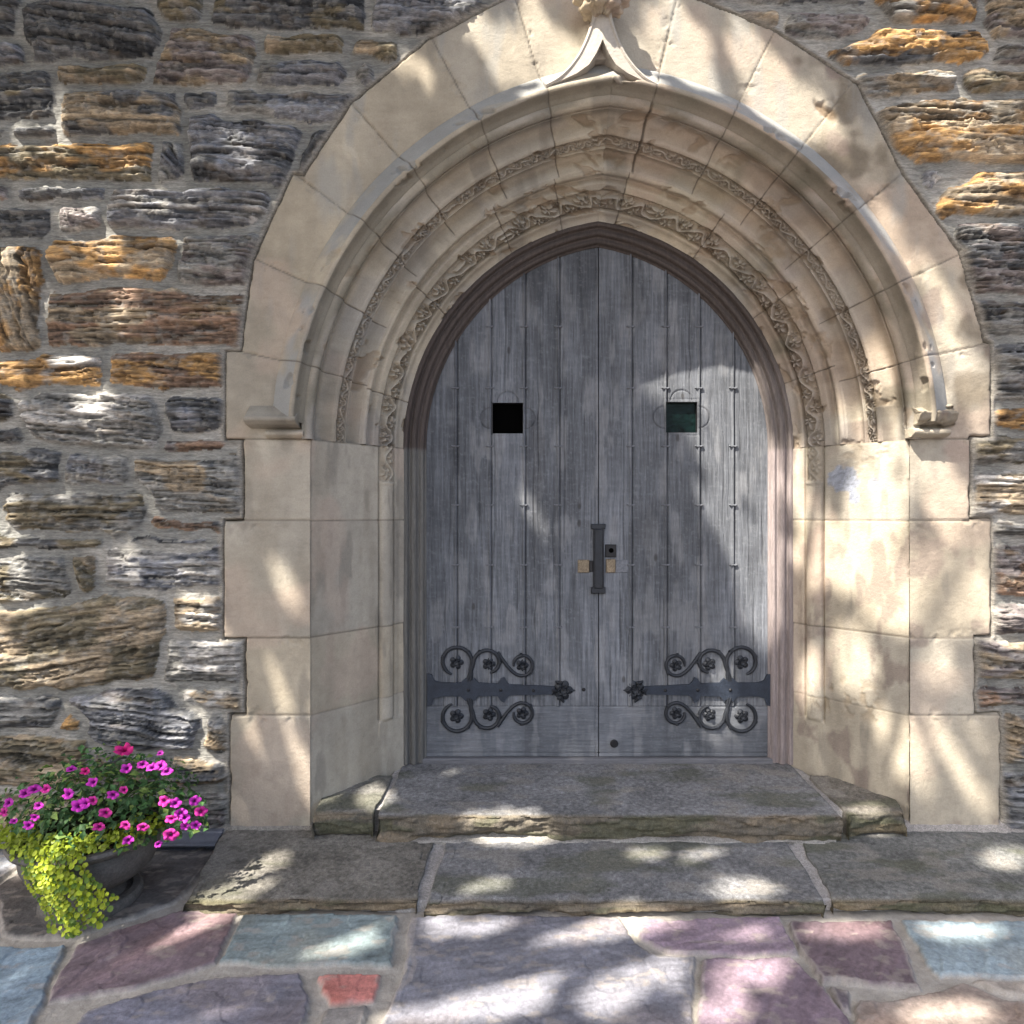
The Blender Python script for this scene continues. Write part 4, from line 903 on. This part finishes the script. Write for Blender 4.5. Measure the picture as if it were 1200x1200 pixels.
# ------------------------------------------------------------------ flagstone pavement
FLAGS = [  # outline in photo pixels on the ground, colour
    ([(-150, 1112), (0, 1110), (76, 1107), (46, 1178), (10, 1232), (-150, 1232)], (.20, .27, .33)), ([(90, 1110), (203, 1070), (278, 1068), (252, 1128), (150, 1158), (54, 1174)], (.17, .125, .14)),
    ([(287, 1071), (467, 1073), (455, 1131), (256, 1129)], (.17, .215, .22)), ([(375, 1146), (443, 1143), (437, 1170), (383, 1178)], (.42, .15, .125)), ([(200, 1157), (240, 1148), (350, 1143), (363, 1170), (345, 1240), (50, 1240), (105, 1188)], (.15, .15, .185)),
    ([(376, 1186), (430, 1178), (415, 1240), (360, 1240)], (.25, .23, .21)),
    ([(482, 1074), (728, 1074), (744, 1108), (772, 1124), (814, 1121), (812, 1245), (428, 1245), (470, 1145), (476, 1120)], (.165, .165, .19)), ([(746, 1076), (914, 1076), (936, 1117), (830, 1116), (782, 1117), (752, 1100)], (.235, .175, .215)),
    ([(926, 1079), (1046, 1079), (1078, 1157), (962, 1149), (938, 1112)], (.125, .09, .105)), ([(824, 1123), (924, 1123), (955, 1150), (998, 1196), (1008, 1245), (820, 1245)], (.185, .135, .165)),
    ([(970, 1157), (994, 1162), (1002, 1188), (990, 1185)], (.11, .09, .10)), ([(1060, 1079), (1300, 1079), (1300, 1149), (1102, 1141), (1086, 1130)], (.21, .27, .30)),
    ([(1012, 1174), (1100, 1162), (1128, 1152), (1178, 1172), (1300, 1196), (1300, 1250), (1024, 1250), (1006, 1196)], (.24, .19, .16)),
    ([(1140, 1150), (1300, 1156), (1300, 1188), (1185, 1166)], (.27, .26, .24)),
    ([(0, 1096), (84, 1098), (200, 1060), (214, 1046), (262, 996), (262, 975), (50, 975), (25, 1020), (-4, 1040)], (.085, .08, .078)), ([(-150, 975), (46, 975), (20, 1016), (-10, 1036), (-8, 1100), (-150, 1100)], (.16, .17, .19)),
]
def pavement():
    xs = axis(-9, 9, -2.75, 2.75, .0046, .12); ys = np.concatenate([np.arange(-12, -1.28, .12), np.arange(-1.28, .03, .0056)])
    X, Y = np.meshgrid(xs, ys); d = CAM_D + Y; ok = d > 1.7
    px = np.where(ok, 600 + X * F / np.maximum(d, 1.7), 0); py = np.where(ok, 600 + CAM_H * F / np.maximum(d, 1.7), 5000)
    wx = X + .018 * (fbm(X * 7, Y * 7, 2, 4) - .5) * 2; wy = Y + .018 * (fbm(X * 7, Y * 7, 4, 4) - .5) * 2
    # far / outside: irregular cells
    sites = []; cols = []
    r = random.Random(5)
    for i in np.arange(-9, 9, .62):
        for j in np.arange(-12, .2, .5):
            sites.append((i + r.uniform(-.2, .2), j + r.uniform(-.16, .16))); cols.append(r.choice([(.15, .15, .17), (.17, .13, .15), (.19, .23, .26), (.22, .19, .16), (.12, .10, .11)]))
    sites = np.array(sites); cols = np.array(cols); f1 = np.full(X.shape, 9.0); f2 = np.full(X.shape, 9.0); idx = np.zeros(X.shape, int)
    far = (py > 1225) | (np.abs(px - 600) > 740)
    fx, fy = wx[far], wy[far]
    a1 = np.full(fx.shape, 9.0); a2 = a1.copy(); ai = np.zeros(fx.shape, int)
    for k in range(len(sites)):
        dd = np.hypot(fx - sites[k, 0], fy - sites[k, 1]); m = dd < a1; a2 = np.where(m, a1, np.minimum(a2, dd)); ai = np.where(m, k, ai); a1 = np.where(m, dd, a1)
    sdm = np.full(X.shape, .05); C = np.zeros(X.shape + (3,)) + np.array([.15, .15, .16]); K = np.zeros(X.shape, int)
    sdm[far] = .014 - (a2 - a1) * .5; C[far] = cols[ai]; K[far] = ai
    near = ~far; bx, by = wx[near], wy[near]; s_ = np.full(bx.shape, .05); cc = np.zeros(bx.shape + (3,)) + np.array([.16, .16, .17]); kk = np.zeros(bx.shape, int)
    for i, (poly, c) in enumerate(FLAGS):
        P = [WG(*q)[:2] for q in poly]; sd = sdpoly(bx, by, P); m = sd < s_; s_ = np.where(m, sd, s_); cc = np.where(m[..., None], np.array(c), cc); kk = np.where(m, 900 + i, kk)
    sdm[near] = s_; C[near] = cc; K[near] = kk
    jo = sm(-.004, .006, sdm + .004 * (fbm(X * 60, Y * 60, 7, 2) - .5) * 2)
    h = .010 * (1 - jo) + .006 * (fbm(X * 5, Y * 5, 11, 4) - .5) + .004 * (fbm(X * 30 + K * 3.3, Y * 12, 13, 4) - .5) + .003 * jo * (fbm(X * 90, Y * 90, 15, 3) - .5)
    lam = np.floor(5 * fbm(X * 3 + K * 1.7, Y * 3, 19, 4)); h += .0034 * lam * (1 - jo)
    C = 1.15 * C * (1 + .75 * (fbm(X * 8 + K, Y * 14, 21, 5) - .5))[..., None]
    ang = hsh(K, 61) * 1.6 - .2; st = fbm((X * np.cos(ang) + Y * np.sin(ang)) * 6, (Y * np.cos(ang) - X * np.sin(ang)) * 55, 63, 4); C = C * (1 + .45 * (st - .5))[..., None]; h += .004 * (st - .5) * (1 - jo)
    C = C * (1 + .5 * (fbm(X * 110, Y * 110, 65, 2) - .5))[..., None]
    gy = C.mean(-1, keepdims=True); C = gy + (C - gy) * .9
    C = mix(C, C * np.array([1.3, 1.1, .95]), sm(.5, .7, fbm(X * 3 + K * .3, Y * 3, 27, 3)) * .5)
    C = mix(C, np.array([.33, .29, .25]), .45 * sm(.60, .74, fbm(X * 16 + K, Y * 30, 23, 4)))
    mc = np.array([.36, .335, .295]) * (1 + .5 * (fbm(X * 14, Y * 14, 25, 4) - .5))[..., None]
    C = mix(C, mc, jo); C = mix(C, np.array([.40, .37, .33]), .5 * np.exp(-((sdm + .006) / .006) ** 2) * sm(.45, .6, fbm(X * 9, Y * 9, 33, 3)))
    # crack across the big middle flag
    q = sdpoly(px, py, [(484, 1075), (479, 1110), (484, 1130), (478, 1150), (460, 1165), (452, 1190), (456, 1190), (465, 1166), (482, 1151), (488, 1130), (483, 1110), (488, 1075)]); ck = sm(2, 0, q); C = mix(C, np.array([.34, .31, .29]), .6 * ck * (py < 1240))
    o = grid_mesh('pavement', np.stack([X, Y, h - .012], -1), M_flag, C, flip=False)
    o['kind'] = 'structure'
pavement()

# ------------------------------------------------------------------ metal channel at the wall foot
def channel():
    root_x0, x1 = -6.0, W(259, 990, -.06)[0]
    mb = MB()
    mb.prism([(.06, -.02), (-.11, -.02), (-.11, .006), (-.075, .008), (-.072, .020), (-.125, .026), (-.130, .034), (-.126, .042), (-.095, .046), (-.085, .054), (-.05, .058), (-.045, .066), (.06, .070)], root_x0, x1)
    o = mb.build('base_channel', M_lead, loc=(x1, 0, 0)); tag(o, 'blue-grey metal channel along the wall foot behind the flower urn', 'channel')
channel()

# ------------------------------------------------------------------ urn with petunias and creeping jenny
UC = WG(108, 1056); UC[2] = 0.0
urn = thing('planter_urn', 'squat dark grey urn with round foot, standing left of the steps', 'urn', tuple(UC))
mb = MB(); mb.lathe([(.02, .004), (.185, .004), (.190, .016), (.188, .034), (.176, .046), (.150, .048), (.146, .036), (.120, .034)], UC); mb.build('foot', M_urn, urn)
mb = MB(); mb.lathe([(.125, .036), (.105, .050), (.082, .066), (.080, .080), (.096, .090)], UC); mb.build('stem', M_urn, urn)
mb = MB(); mb.lathe([(.08, .086), (.13, .094), (.19, .118), (.232, .158), (.252, .205), (.256, .245), (.250, .262), (.266, .272), (.290, .284), (.297, .298), (.292, .310), (.275, .312), (.262, .302), (.25, .28)], UC); mb.build('bowl', M_urn, urn)
mb = MB(); mb.lathe([(.256, .282), (.15, .30), (.001, .31)], UC); mb.build('soil', M_soil, urn)
def leaf_quads(n, pos, nrm, size, ratio=.6, fold=.25, rng=RNG):
    """n leaves -> verts (n*5,3), tris (n*4,3); pos, nrm (n,3)"""
    nrm = nrm / np.linalg.norm(nrm, axis=1, keepdims=True); r = rng.normal(size=(n, 3)); t = np.cross(nrm, r); t /= np.linalg.norm(t, axis=1, keepdims=True); b = np.cross(nrm, t)
    s = np.broadcast_to(np.asarray(size), (n,))[:, None]
    base = pos - t * s * .5; tip = pos + t * s * .5 - nrm * s * .12; l = pos + b * s * ratio * .5 + nrm * s * fold * .5; r_ = pos - b * s * ratio * .5 + nrm * s * fold * .5; mid = pos + nrm * s * .05
    V = np.stack([base, l, tip, r_, mid], 1).reshape(-1, 3); i = np.arange(n)[:, None, None] * 5
    Fc = (i + np.array([[0, 4, 1], [1, 4, 2], [2, 4, 3], [3, 4, 0]])[None]).reshape(-1, 3)
    return V, Fc
PET = UC + np.array([.0, .02, .31])
pet = thing('petunia_plant', 'bushy petunia with magenta trumpet flowers and dark leaves growing in the urn', 'flowering plant', tuple(PET))
def on_mound(px, py):
    """point where the view ray through a photo pixel meets the plant's mound"""
    dirv = np.array([(px - 600) / F, 1, (600 - py) / F]); o = np.array([0, -CAM_D, CAM_H]); c = PET + np.array([.04, .0, .06]); ax = np.array([.46, .27, .29])
    oc = (o - c) / ax; dv = dirv / ax; A = dv @ dv; B = oc @ dv; Cc = oc @ oc - 1; disc_ = B * B - A * Cc
    t = (-B - math.sqrt(disc_)) / A if disc_ > 0 else -B / A
    return o + dirv * t, c, ax
def petunia():
    n = 2600; p = RNG.normal(size=(n, 3)); p /= np.linalg.norm(p, axis=1, keepdims=True); rad = RNG.uniform(.40, 1.12, n) ** .6
    lump = .70 + .38 * fbm(np.arctan2(p[:, 1], p[:, 0]) * 1.3 + 4, p[:, 2] * 2.2, 3, 3)
    keep = p[:, 2] > -.25
    c = PET + np.array([.04, 0, .02]); pos = c + p * np.array([.42, .27, .30]) * (rad * lump)[:, None]; pos, p = pos[keep], p[keep]
    pos[:, 2] = np.maximum(pos[:, 2], PET[2] - .01 + .02 * RNG.random(len(pos)))
    m = len(pos); nr = p + np.array([0, -.2, .9]) + RNG.normal(size=(m, 3)) * .55
    V, Fc = leaf_quads(m, pos, nr, RNG.uniform(.024, .046, m), .62)
    col = np.array([.05, .12, .036]) * (.55 + .9 * RNG.random(m))[:, None]; yel = RNG.random(m) < .26; col[yel] = np.array([.17, .26, .06])
    mesh_np('foliage', V, Fc, M_pleaf, np.repeat(col, 5, 0), parent=pet, smooth=False)
    mb = MB()
    for k in range(26):
        w = RNG.uniform(0, 2 * math.pi); q = np.array([math.cos(w) * RNG.uniform(.1, .36) + .03, math.sin(w) * .2, RNG.uniform(.06, .25)])
        mb.tube([PET + np.array([.02 * math.cos(w), .02 * math.sin(w), -.02]), PET + q * np.array([.6, .6, .7]), PET + q], [.004, .003, .002], 5)
    mb.build('stems', material('petunia_stem', (.06, .10, .03), .6, (), ()), pet)
    # one flower mesh of each colour, then copies
    def flower(c_in, c_mid, c_out):
        rings = ((0.10, -.012), (.30, .0), (.62, .006), (1.0, .004)); nn = 30; V = []; C = []
        for q, zz in rings:
            for k in range(nn):
                w = 2 * math.pi * k / nn; lob = .82 + .18 * abs(math.cos(2.5 * w)) if q > .5 else 1
                V.append((.025 * q * lob * math.cos(w), .025 * q * lob * math.sin(w), zz + (.004 * math.cos(5 * w) if q > .9 else 0))); C.append(c_in if q < .2 else (c_mid if q < .4 else c_out))
        Fc = [(i * nn + k, i * nn + (k + 1) % nn, (i + 1) * nn + (k + 1) % nn, (i + 1) * nn + k) for i in range(3) for k in range(nn)]
        return np.array(V), np.array(Fc), np.array(C)
    kinds = [flower((.05, .0, .06), (.30, .01, .26), (.62, .05, .50)), flower((.12, .0, .07), (.42, .01, .22), (.70, .05, .36)), flower((.10, .0, .02), (.50, .01, .16), (.68, .03, .24))]
    spots = [(146, 881, 2, 1.7), (150, 901, 0, 1), (168, 896, 0, 1), (179, 902, 0, 1.2), (189, 899, 0, 1.1), (196, 905, 0, 1), (189, 885, 0, .7), (84, 903, 0, .8), (102, 904, 2, .8), (112, 917, 0, 1), (32, 930, 0, 1.2), (42, 926, 0, 1.2),
             (57, 925, 1, 1), (83, 931, 0, 1.2), (13, 941, 0, 1), (9, 952, 1, 1), (19, 962, 0, .7), (48, 944, 0, 1), (43, 957, 0, .9), (36, 967, 0, 1), (93, 945, 0, 1.2), (103, 942, 0, 1.1), (111, 938, 1, 1), (134, 931, 0, 1), (147, 926, 1, .9),
             (125, 952, 1, 1.1), (118, 969, 1, 1), (150, 966, 1, 1.1), (168, 968, 1, 1), (151, 983, 0, 1), (194, 938, 1, 1.1), (206, 942, 0, 1), (227, 939, 0, 1.1), (235, 951, 1, 1.1), (211, 952, 0, 1.2), (202, 959, 1, 1.1), (229, 967, 0, 1), (217, 968, 0, .9), (200, 977, 1, 1.3), (185, 989, 0, .7), (217, 957, 0, 1.1)]
    meshes = {}
    for (px, py, kd, sc) in spots:
        pt, c, ax = on_mound(px, py); nv = (pt - c) / ax ** 2; nv /= np.linalg.norm(nv); nv = nv * .8 + np.array([0, -.75, .35]) + RNG.normal(size=3) * .22
        key = (kd, int(RNG.integers(0, 4)))
        if key not in meshes:
            V, Fc, C = kinds[kd]; V = V.copy(); rr_ = np.hypot(V[:, 0], V[:, 1]); ph = RNG.uniform(0, 6, 4); wv = np.arctan2(V[:, 1], V[:, 0]); V[:, 2] += (rr_ / .025) ** 2 * (.006 * np.sin(2 * wv + ph[0]) + .003 * np.sin(5 * wv + ph[1]) + .002 * np.sin(9 * wv + ph[2])); V[:, :2] *= (1 + .10 * np.sin(wv * 2 + ph[3]))[:, None]; C = C * (.8 + .35 * RNG.random()) * (1 + .25 * np.sin(5 * wv + ph[1]))[:, None]; o = mesh_np('flower', V + PET, Fc, M_petal, C, parent=pet); meshes[key] = o
        else:
            o = meshes[key].copy(); COL.objects.link(o); o.parent = pet
        o.location = Vector(pt + nv / np.linalg.norm(nv) * .012 - PET); o.rotation_euler = Vector(nv).to_track_quat('Z', 'Y').to_euler(); o.scale = (sc * .84 * RNG.uniform(.9, 1.1), sc * .84 * RNG.uniform(.72, 1.05), sc * .84)
petunia()
JB = UC + np.array([-.03, -.27, .30])
jen = thing('creeping_jenny_plant', 'yellow-green creeping jenny trailing down over the front of the urn', 'trailing plant', tuple(JB))
def jenny():
    specs = []
    for k in range(19):
        px0 = 68 + 52 * (k + RNG.random()) / 19; specs.append((px0, px0 + RNG.normal() * 5, min(1092, 1005 + 88 * RNG.random() ** .7 * (1 - .35 * abs(px0 - 92) / 40) + (0 if k % 3 else 14))))
    specs += [(130, 134, 1052), (128, 128, 1062), (96, 92, 1094), (100, 96, 1088), (84, 88, 1090)]
    m_stem = material('jenny_stem', (.14, .12, .03), .6, (), ())
    for (pa, pb, yb) in specs:
        ang0 = math.atan2(-.26, (pa - 104) * .0034 / 1.0); r0 = .27
        top = UC + np.array([(pa - 104) * .0033, -math.sqrt(max(.02, .255 ** 2 - ((pa - 104) * .0033) ** 2)), .335])
        depth = CAM_D + top[1] - .06; zend = CAM_H - (yb - 600) / F * depth; xend = (pb - 600) / F * depth
        n = max(6, int((top[2] - zend) / .011)); pts = []
        for i in range(n + 1):
            t = i / n; q = np.array([top[0] + (xend - top[0]) * t, top[1] - .055 * min(1, t * 3) - .012 * math.sin(t * 5 + pa), top[2] + .02 * math.sin(min(1, t * 3) * math.pi) + (zend - top[2]) * t])
            if q[2] < .08: q[1] -= .01
            q[2] = max(q[2], .010); pts.append(q)
        pts = np.array(pts); V = []; Fc = []; C = []
        for i, q in enumerate(pts):
            for s in (-1, 1):
                w = RNG.uniform(-.5, .5); off = np.array([s * .010 * math.cos(w), -.004 + .006 * RNG.normal() * .5, .003 * RNG.normal()])
                nv = np.array([s * .35, -1, .55]) + RNG.normal(size=3) * .35; nv /= np.linalg.norm(nv); t_ = np.cross(nv, (0, 0, 1)); t_ /= np.linalg.norm(t_); b_ = np.cross(nv, t_)
                c = q + off; R = RNG.uniform(.006, .0115); b = len(V); V.append(c - nv * .002)
                V += [c + R * (t_ * math.cos(a_) + b_ * math.sin(a_)) for a_ in np.linspace(0, 2 * math.pi, 8, endpoint=False)]
                Fc += [(b, b + 1 + k, b + 1 + (k + 1) % 8) for k in range(8)]
                cc = np.array([.42, .50, .035]) * RNG.uniform(.4, 1.2) if RNG.random() < .7 else np.array([.12, .20, .03]); C += [cc] * 9
        b = len(V)
        for q in pts: V += [q + np.array([-.0014, .002, 0]), q + np.array([.0014, .002, 0]), q + np.array([0, .004, 0])]; C += [np.array([.12, .12, .03])] * 3
        for i in range(len(pts) - 1):
            for k in range(3):
                a_, c_ = b + 3 * i + k, b + 3 * i + (k + 1) % 3; Fc += [(a_, c_, c_ + 3), (a_, c_ + 3, a_ + 3)]
        o = mesh_np('trailing_stem', np.array(V), np.array(Fc), M_jenny, np.array(C), parent=jen, smooth=False)
    # collar of the same leaves lying over the rim
    n = 800; w = RNG.uniform(math.pi * 1.08, math.pi * 2.0, n); r = RNG.uniform(.18, .315, n); pos = UC + np.stack([r * np.cos(w) * 1.06, r * np.sin(w) * .95, .315 + .05 * RNG.random(n) - .10 * np.maximum(0, r - .27)], -1)
    V, Fc = leaf_quads(n, pos, np.array([0, -.5, 1]) + RNG.normal(size=(n, 3)) * .5, RNG.uniform(.016, .026, n), .9, .1)
    col = np.array([.30, .38, .03]) * (.45 + .75 * RNG.random(n))[:, None]
    mesh_np('foliage', V, Fc, M_jenny, np.repeat(col, 5, 0), parent=jen, smooth=False)
jenny()

# ------------------------------------------------------------------ shade tree standing behind the viewer's left shoulder
Sv = np.array(SUN); E1 = np.cross(Sv, (0, 0, 1.0)); E1 /= np.linalg.norm(E1); E2 = np.cross(Sv, E1)
def Q(p): p = np.asarray(p, float); return np.stack([p @ E1, p @ E2], -1)
SPY = lambda px: 0.0
def surf(kind, px, py):
    if kind == 'w': return W(px, py, -.01)
    if kind == 'd': return D(px, py)
    if kind == 'j': # right splay
        t = np.clip((1063 - px) / 135, 0, 1.2); return W(px, py, YD * t)
    if kind == 'p': return W(px, py, -.80)
    if kind == 's': return WG(px, py, .055 if py > 985 else .18)
    return WG(px, py, 0)
GAPS = [
    ('p', 100, 985, 34, 20, 0), ('p', 80, 1030, 16, 36, 0), ('p', 190, 945, 40, 26, 0), ('p', 60, 935, 40, 16, 0), ('p', 150, 890, 16, 12, 0),  # sunlit openings in the crown, given by where their light lands: surface, centre, half sizes, tilt in degrees
    ('w', 72, 185, 12, 70, -12), ('w', 182, 243, 14, 30, -35), ('w', 30, 160, 14, 20, 0), ('w', 60, 225, 30, 8, 0), ('w', 240, 240, 16, 10, 0), ('w', 300, 200, 6, 14, -30), ('w', 30, 330, 8, 20, -20), ('w', 85, 570, 14, 12, -20), ('w', 160, 650, 24, 10, 0), ('w', 60, 800, 30, 8, 0), ('w', 150, 850, 20, 14, 0), ('w', 100, 258, 14, 10, -30), ('w', 135, 295, 22, 24, -40), ('w', 152, 360, 9, 34, 0), ('w', 45, 440, 60, 12, 0), ('w', 112, 492, 24, 34, -20), ('w', 6, 610, 12, 34, 0),
    ('w', 12, 690, 22, 26, -40), ('w', 232, 715, 14, 26, -30), ('w', 225, 785, 16, 24, -20), ('w', 4, 780, 14, 30, 0), ('w', 276, 692, 3, 24, -28), ('w', 337, 685, 3, 24, -28), ('w', 322, 800, 3, 22, -25),
    ('w', 306, 872, 3, 24, -25), ('w', 345, 892, 9, 42, -28), ('w', 283, 922, 4, 16, -20), ('w', 230, 870, 20, 24, 0),
    ('w', 590, 60, 18, 26, -20), ('w', 545, 20, 8, 26, -40), ('w', 632, 30, 7, 40, -25), ('w', 490, 80, 4, 22, -40), ('w', 690, 70, 42, 24, 0), ('w', 660, 100, 30, 14, 20), ('w', 640, 60, 10, 40, -30), ('w', 775, 45, 22, 50, 0), ('w', 745, 75, 30, 20, 0), ('w', 810, 70, 18, 50, -20), ('w', 880, 80, 10, 60, -20),
    ('w', 912, 120, 26, 50, -25), ('w', 965, 140, 8, 30, -30), ('w', 1060, 62, 60, 14, 0), ('w', 1130, 140, 60, 30, 0), ('w', 1100, 20, 30, 20, 0), ('w', 1150, 235, 50, 14, 0), ('w', 1165, 285, 24, 14, 0), ('w', 1040, 270, 7, 24, -20),
    ('w', 1095, 345, 8, 34, -20), ('w', 1115, 430, 14, 26, -20), ('w', 1020, 380, 7, 34, -20), ('w', 985, 470, 26, 26, 0), ('w', 1030, 480, 14, 30, 0), ('w', 1098, 478, 18, 10, 0), ('w', 1180, 580, 24, 20, 0), ('w', 1185, 730, 18, 34, 0), ('w', 1090, 555, 20, 42, -20), ('w', 1120, 590, 14, 20, -20),
    ('w', 1105, 690, 48, 40, -20), ('w', 1140, 640, 18, 24, 0), ('w', 1090, 770, 14, 20, -20), ('w', 1125, 900, 5, 50, -30), ('w', 1070, 880, 6, 40, -15), ('w', 1150, 470, 8, 40, 0),
    ('j', 1005, 655, 40, 34, -25), ('j', 1035, 590, 20, 30, -20), ('j', 1040, 700, 26, 34, -25), ('j', 955, 640, 14, 46, 0), ('j', 1000, 775, 18, 30, -20), ('j', 935, 560, 5, 40, 0), ('j', 1045, 870, 6, 34, -20), ('j', 950, 800, 8, 20, 0), ('j', 1000, 500, 14, 16, 0),
    ('d', 820, 440, 66, 36, 0), ('d', 866, 480, 30, 40, 0), ('d', 850, 545, 16, 40, -40), ('d', 882, 530, 16, 40, 0), ('d', 872, 650, 14, 60, -15), ('d', 885, 710, 10, 40, -15), ('d', 840, 600, 8, 30, -35), ('d', 627, 605, 3, 18, -25), ('d', 845, 838, 24, 14, 0), ('d', 905, 600, 10, 60, 0), ('d', 912, 690, 8, 50, 0), ('d', 850, 790, 6, 12, 0), ('d', 670, 888, 16, 5, 0),
    ('s', 590, 958, 46, 7, 0), ('s', 540, 910, 10, 2, 0), ('s', 830, 1006, 24, 8, 0), ('s', 870, 1040, 34, 8, 0), ('s', 1180, 1005, 24, 10, 0), ('s', 300, 1012, 30, 9, -15), ('s', 250, 1050, 34, 7, -15), ('s', 570, 1035, 20, 3, -10), ('s', 440, 935, 14, 12, 0), ('s', 760, 1000, 14, 3, 0), ('s', 1010, 945, 20, 6, 10), ('s', 720, 1050, 12, 3, 0),
    ('g', 640, 1118, 74, 20, -12), ('g', 580, 1095, 24, 10, 0), ('g', 700, 1090, 40, 12, -15), ('g', 600, 1170, 40, 14, -20), ('g', 530, 1178, 26, 10, -15), ('g', 410, 1085, 70, 6, -14), ('g', 380, 1118, 60, 5, -14), ('g', 300, 1165, 60, 7, -22), ('g', 260, 1190, 40, 6, -22), ('g', 250, 1085, 40, 5, -22), ('g', 190, 1125, 30, 5, -18), ('g', 120, 1165, 50, 4, -22), ('g', 330, 1190, 40, 5, -22), ('g', 220, 1105, 40, 4, -18), ('g', 340, 1100, 50, 4, -16), ('g', 520, 1085, 18, 6, 0), ('g', 560, 1130, 22, 9, 0), ('g', 780, 1140, 16, 10, 0), ('g', 60, 1140, 50, 6, -25), ('g', 20, 1175, 50, 6, -25), ('g', 880, 1140, 36, 12, -10), ('g', 760, 1085, 30, 8, 0), ('g', 850, 1090, 40, 6, 0),
    ('g', 720, 1165, 30, 16, -20), ('g', 840, 1185, 24, 8, 0), ('g', 990, 1090, 40, 7, 0), ('g', 1110, 1190, 50, 8, 0), ('g', 1130, 1090, 40, 5, 0), ('g', 410, 1158, 30, 10, 0), ('g', 470, 1190, 30, 6, 0), ('g', 30, 1015, 30, 5, 0),
]
def tree():
    DIST = 7.5
    c0 = W(600, 600, 0); cc = c0 - Sv * DIST
    base = np.array([-5.4, -4.6, 0]); root = thing('shade_tree', 'tall leafy tree casting dappled shade on the doorway', 'tree', tuple(base))
    mb = MB(); crown = cc + np.array([-.2, -.2, .1])
    mb.tube([base + np.array([0, 0, -.1]), base + np.array([.03, .02, .5]), base + np.array([.1, .1, 3]), base + np.array([.5, .5, 5.5]), crown + np.array([-1.2, -1.2, .2])], [.34, .26, .22, .18, .10], 14, ndir=(0, 1, 0))
    tips = []
    for k in range(13):
        a = base + np.array([.3 + .04 * k, .3 + .03 * k, 4.4 + .18 * k]); w = 2.4 * k; b = crown + np.array([2.6 * math.cos(w), 2.2 * math.sin(w), RNG.uniform(.3, 1.4)])
        mid = (a + b) / 2 + np.array([0, 0, .4]); mb.tube([a, mid, b], [.09, .055, .015], 8, ndir=(0, 1, 0)); tips.append(b)
    mb.build('trunk', M_bark, root)
    # leaves fill a broad flattened crown and stay out of the gaps
    n = 170000; uv = RNG.uniform(-1, 1, (n, 3)); ok = (uv ** 2).sum(1) < 1; uv = uv[ok]
    pos = cc + E1 * uv[:, :1] * 4.3 + E2 * uv[:, 1:2] * 4.1 + (-Sv) * uv[:, 2:] * 1.3
    q = Q(pos); size = RNG.uniform(.085, .14, len(pos)); keep = np.ones(len(pos), bool)
    for (k, px, py, rx, ry, an) in GAPS:
        ca, sa = math.cos(math.radians(an)), math.sin(math.radians(an)); o = Q(surf(k, px, py))
        # photo tilt is clockwise positive (y down)
        e1 = (Q(surf(k, px + 2 * ca, py + 2 * sa)) - o) / 2; e2 = (Q(surf(k, px - 2 * sa, py + 2 * ca)) - o) / 2
        e1 = e1 * rx; e2 = e2 * ry
        l1, l2 = np.linalg.norm(e1), np.linalg.norm(e2); u1, u2 = e1 / l1, e2 / l2
        Mi = np.linalg.inv(np.stack([u1, u2], 1)); d = (q - o) @ Mi.T; inf = size * .34 + .012
        keep &= (d[:, 0] / (l1 + inf)) ** 2 + (d[:, 1] / (l2 + inf)) ** 2 > 1
    edge = (uv ** 2).sum(1); keep &= RNG.random(len(pos)) < np.clip(1.6 - edge, .15, 1)
    pos, size = pos[keep], size[keep]
    nr = -Sv + RNG.normal(size=pos.shape) * .45
    V, Fc = leaf_quads(len(pos), pos, nr, size, .62, .15); print('leaves', len(pos))
    mesh_np('crown', V, Fc, M_tleaf, parent=root, smooth=False)
tree()
print('verts', sum(len(m.vertices) for m in bpy.data.meshes))
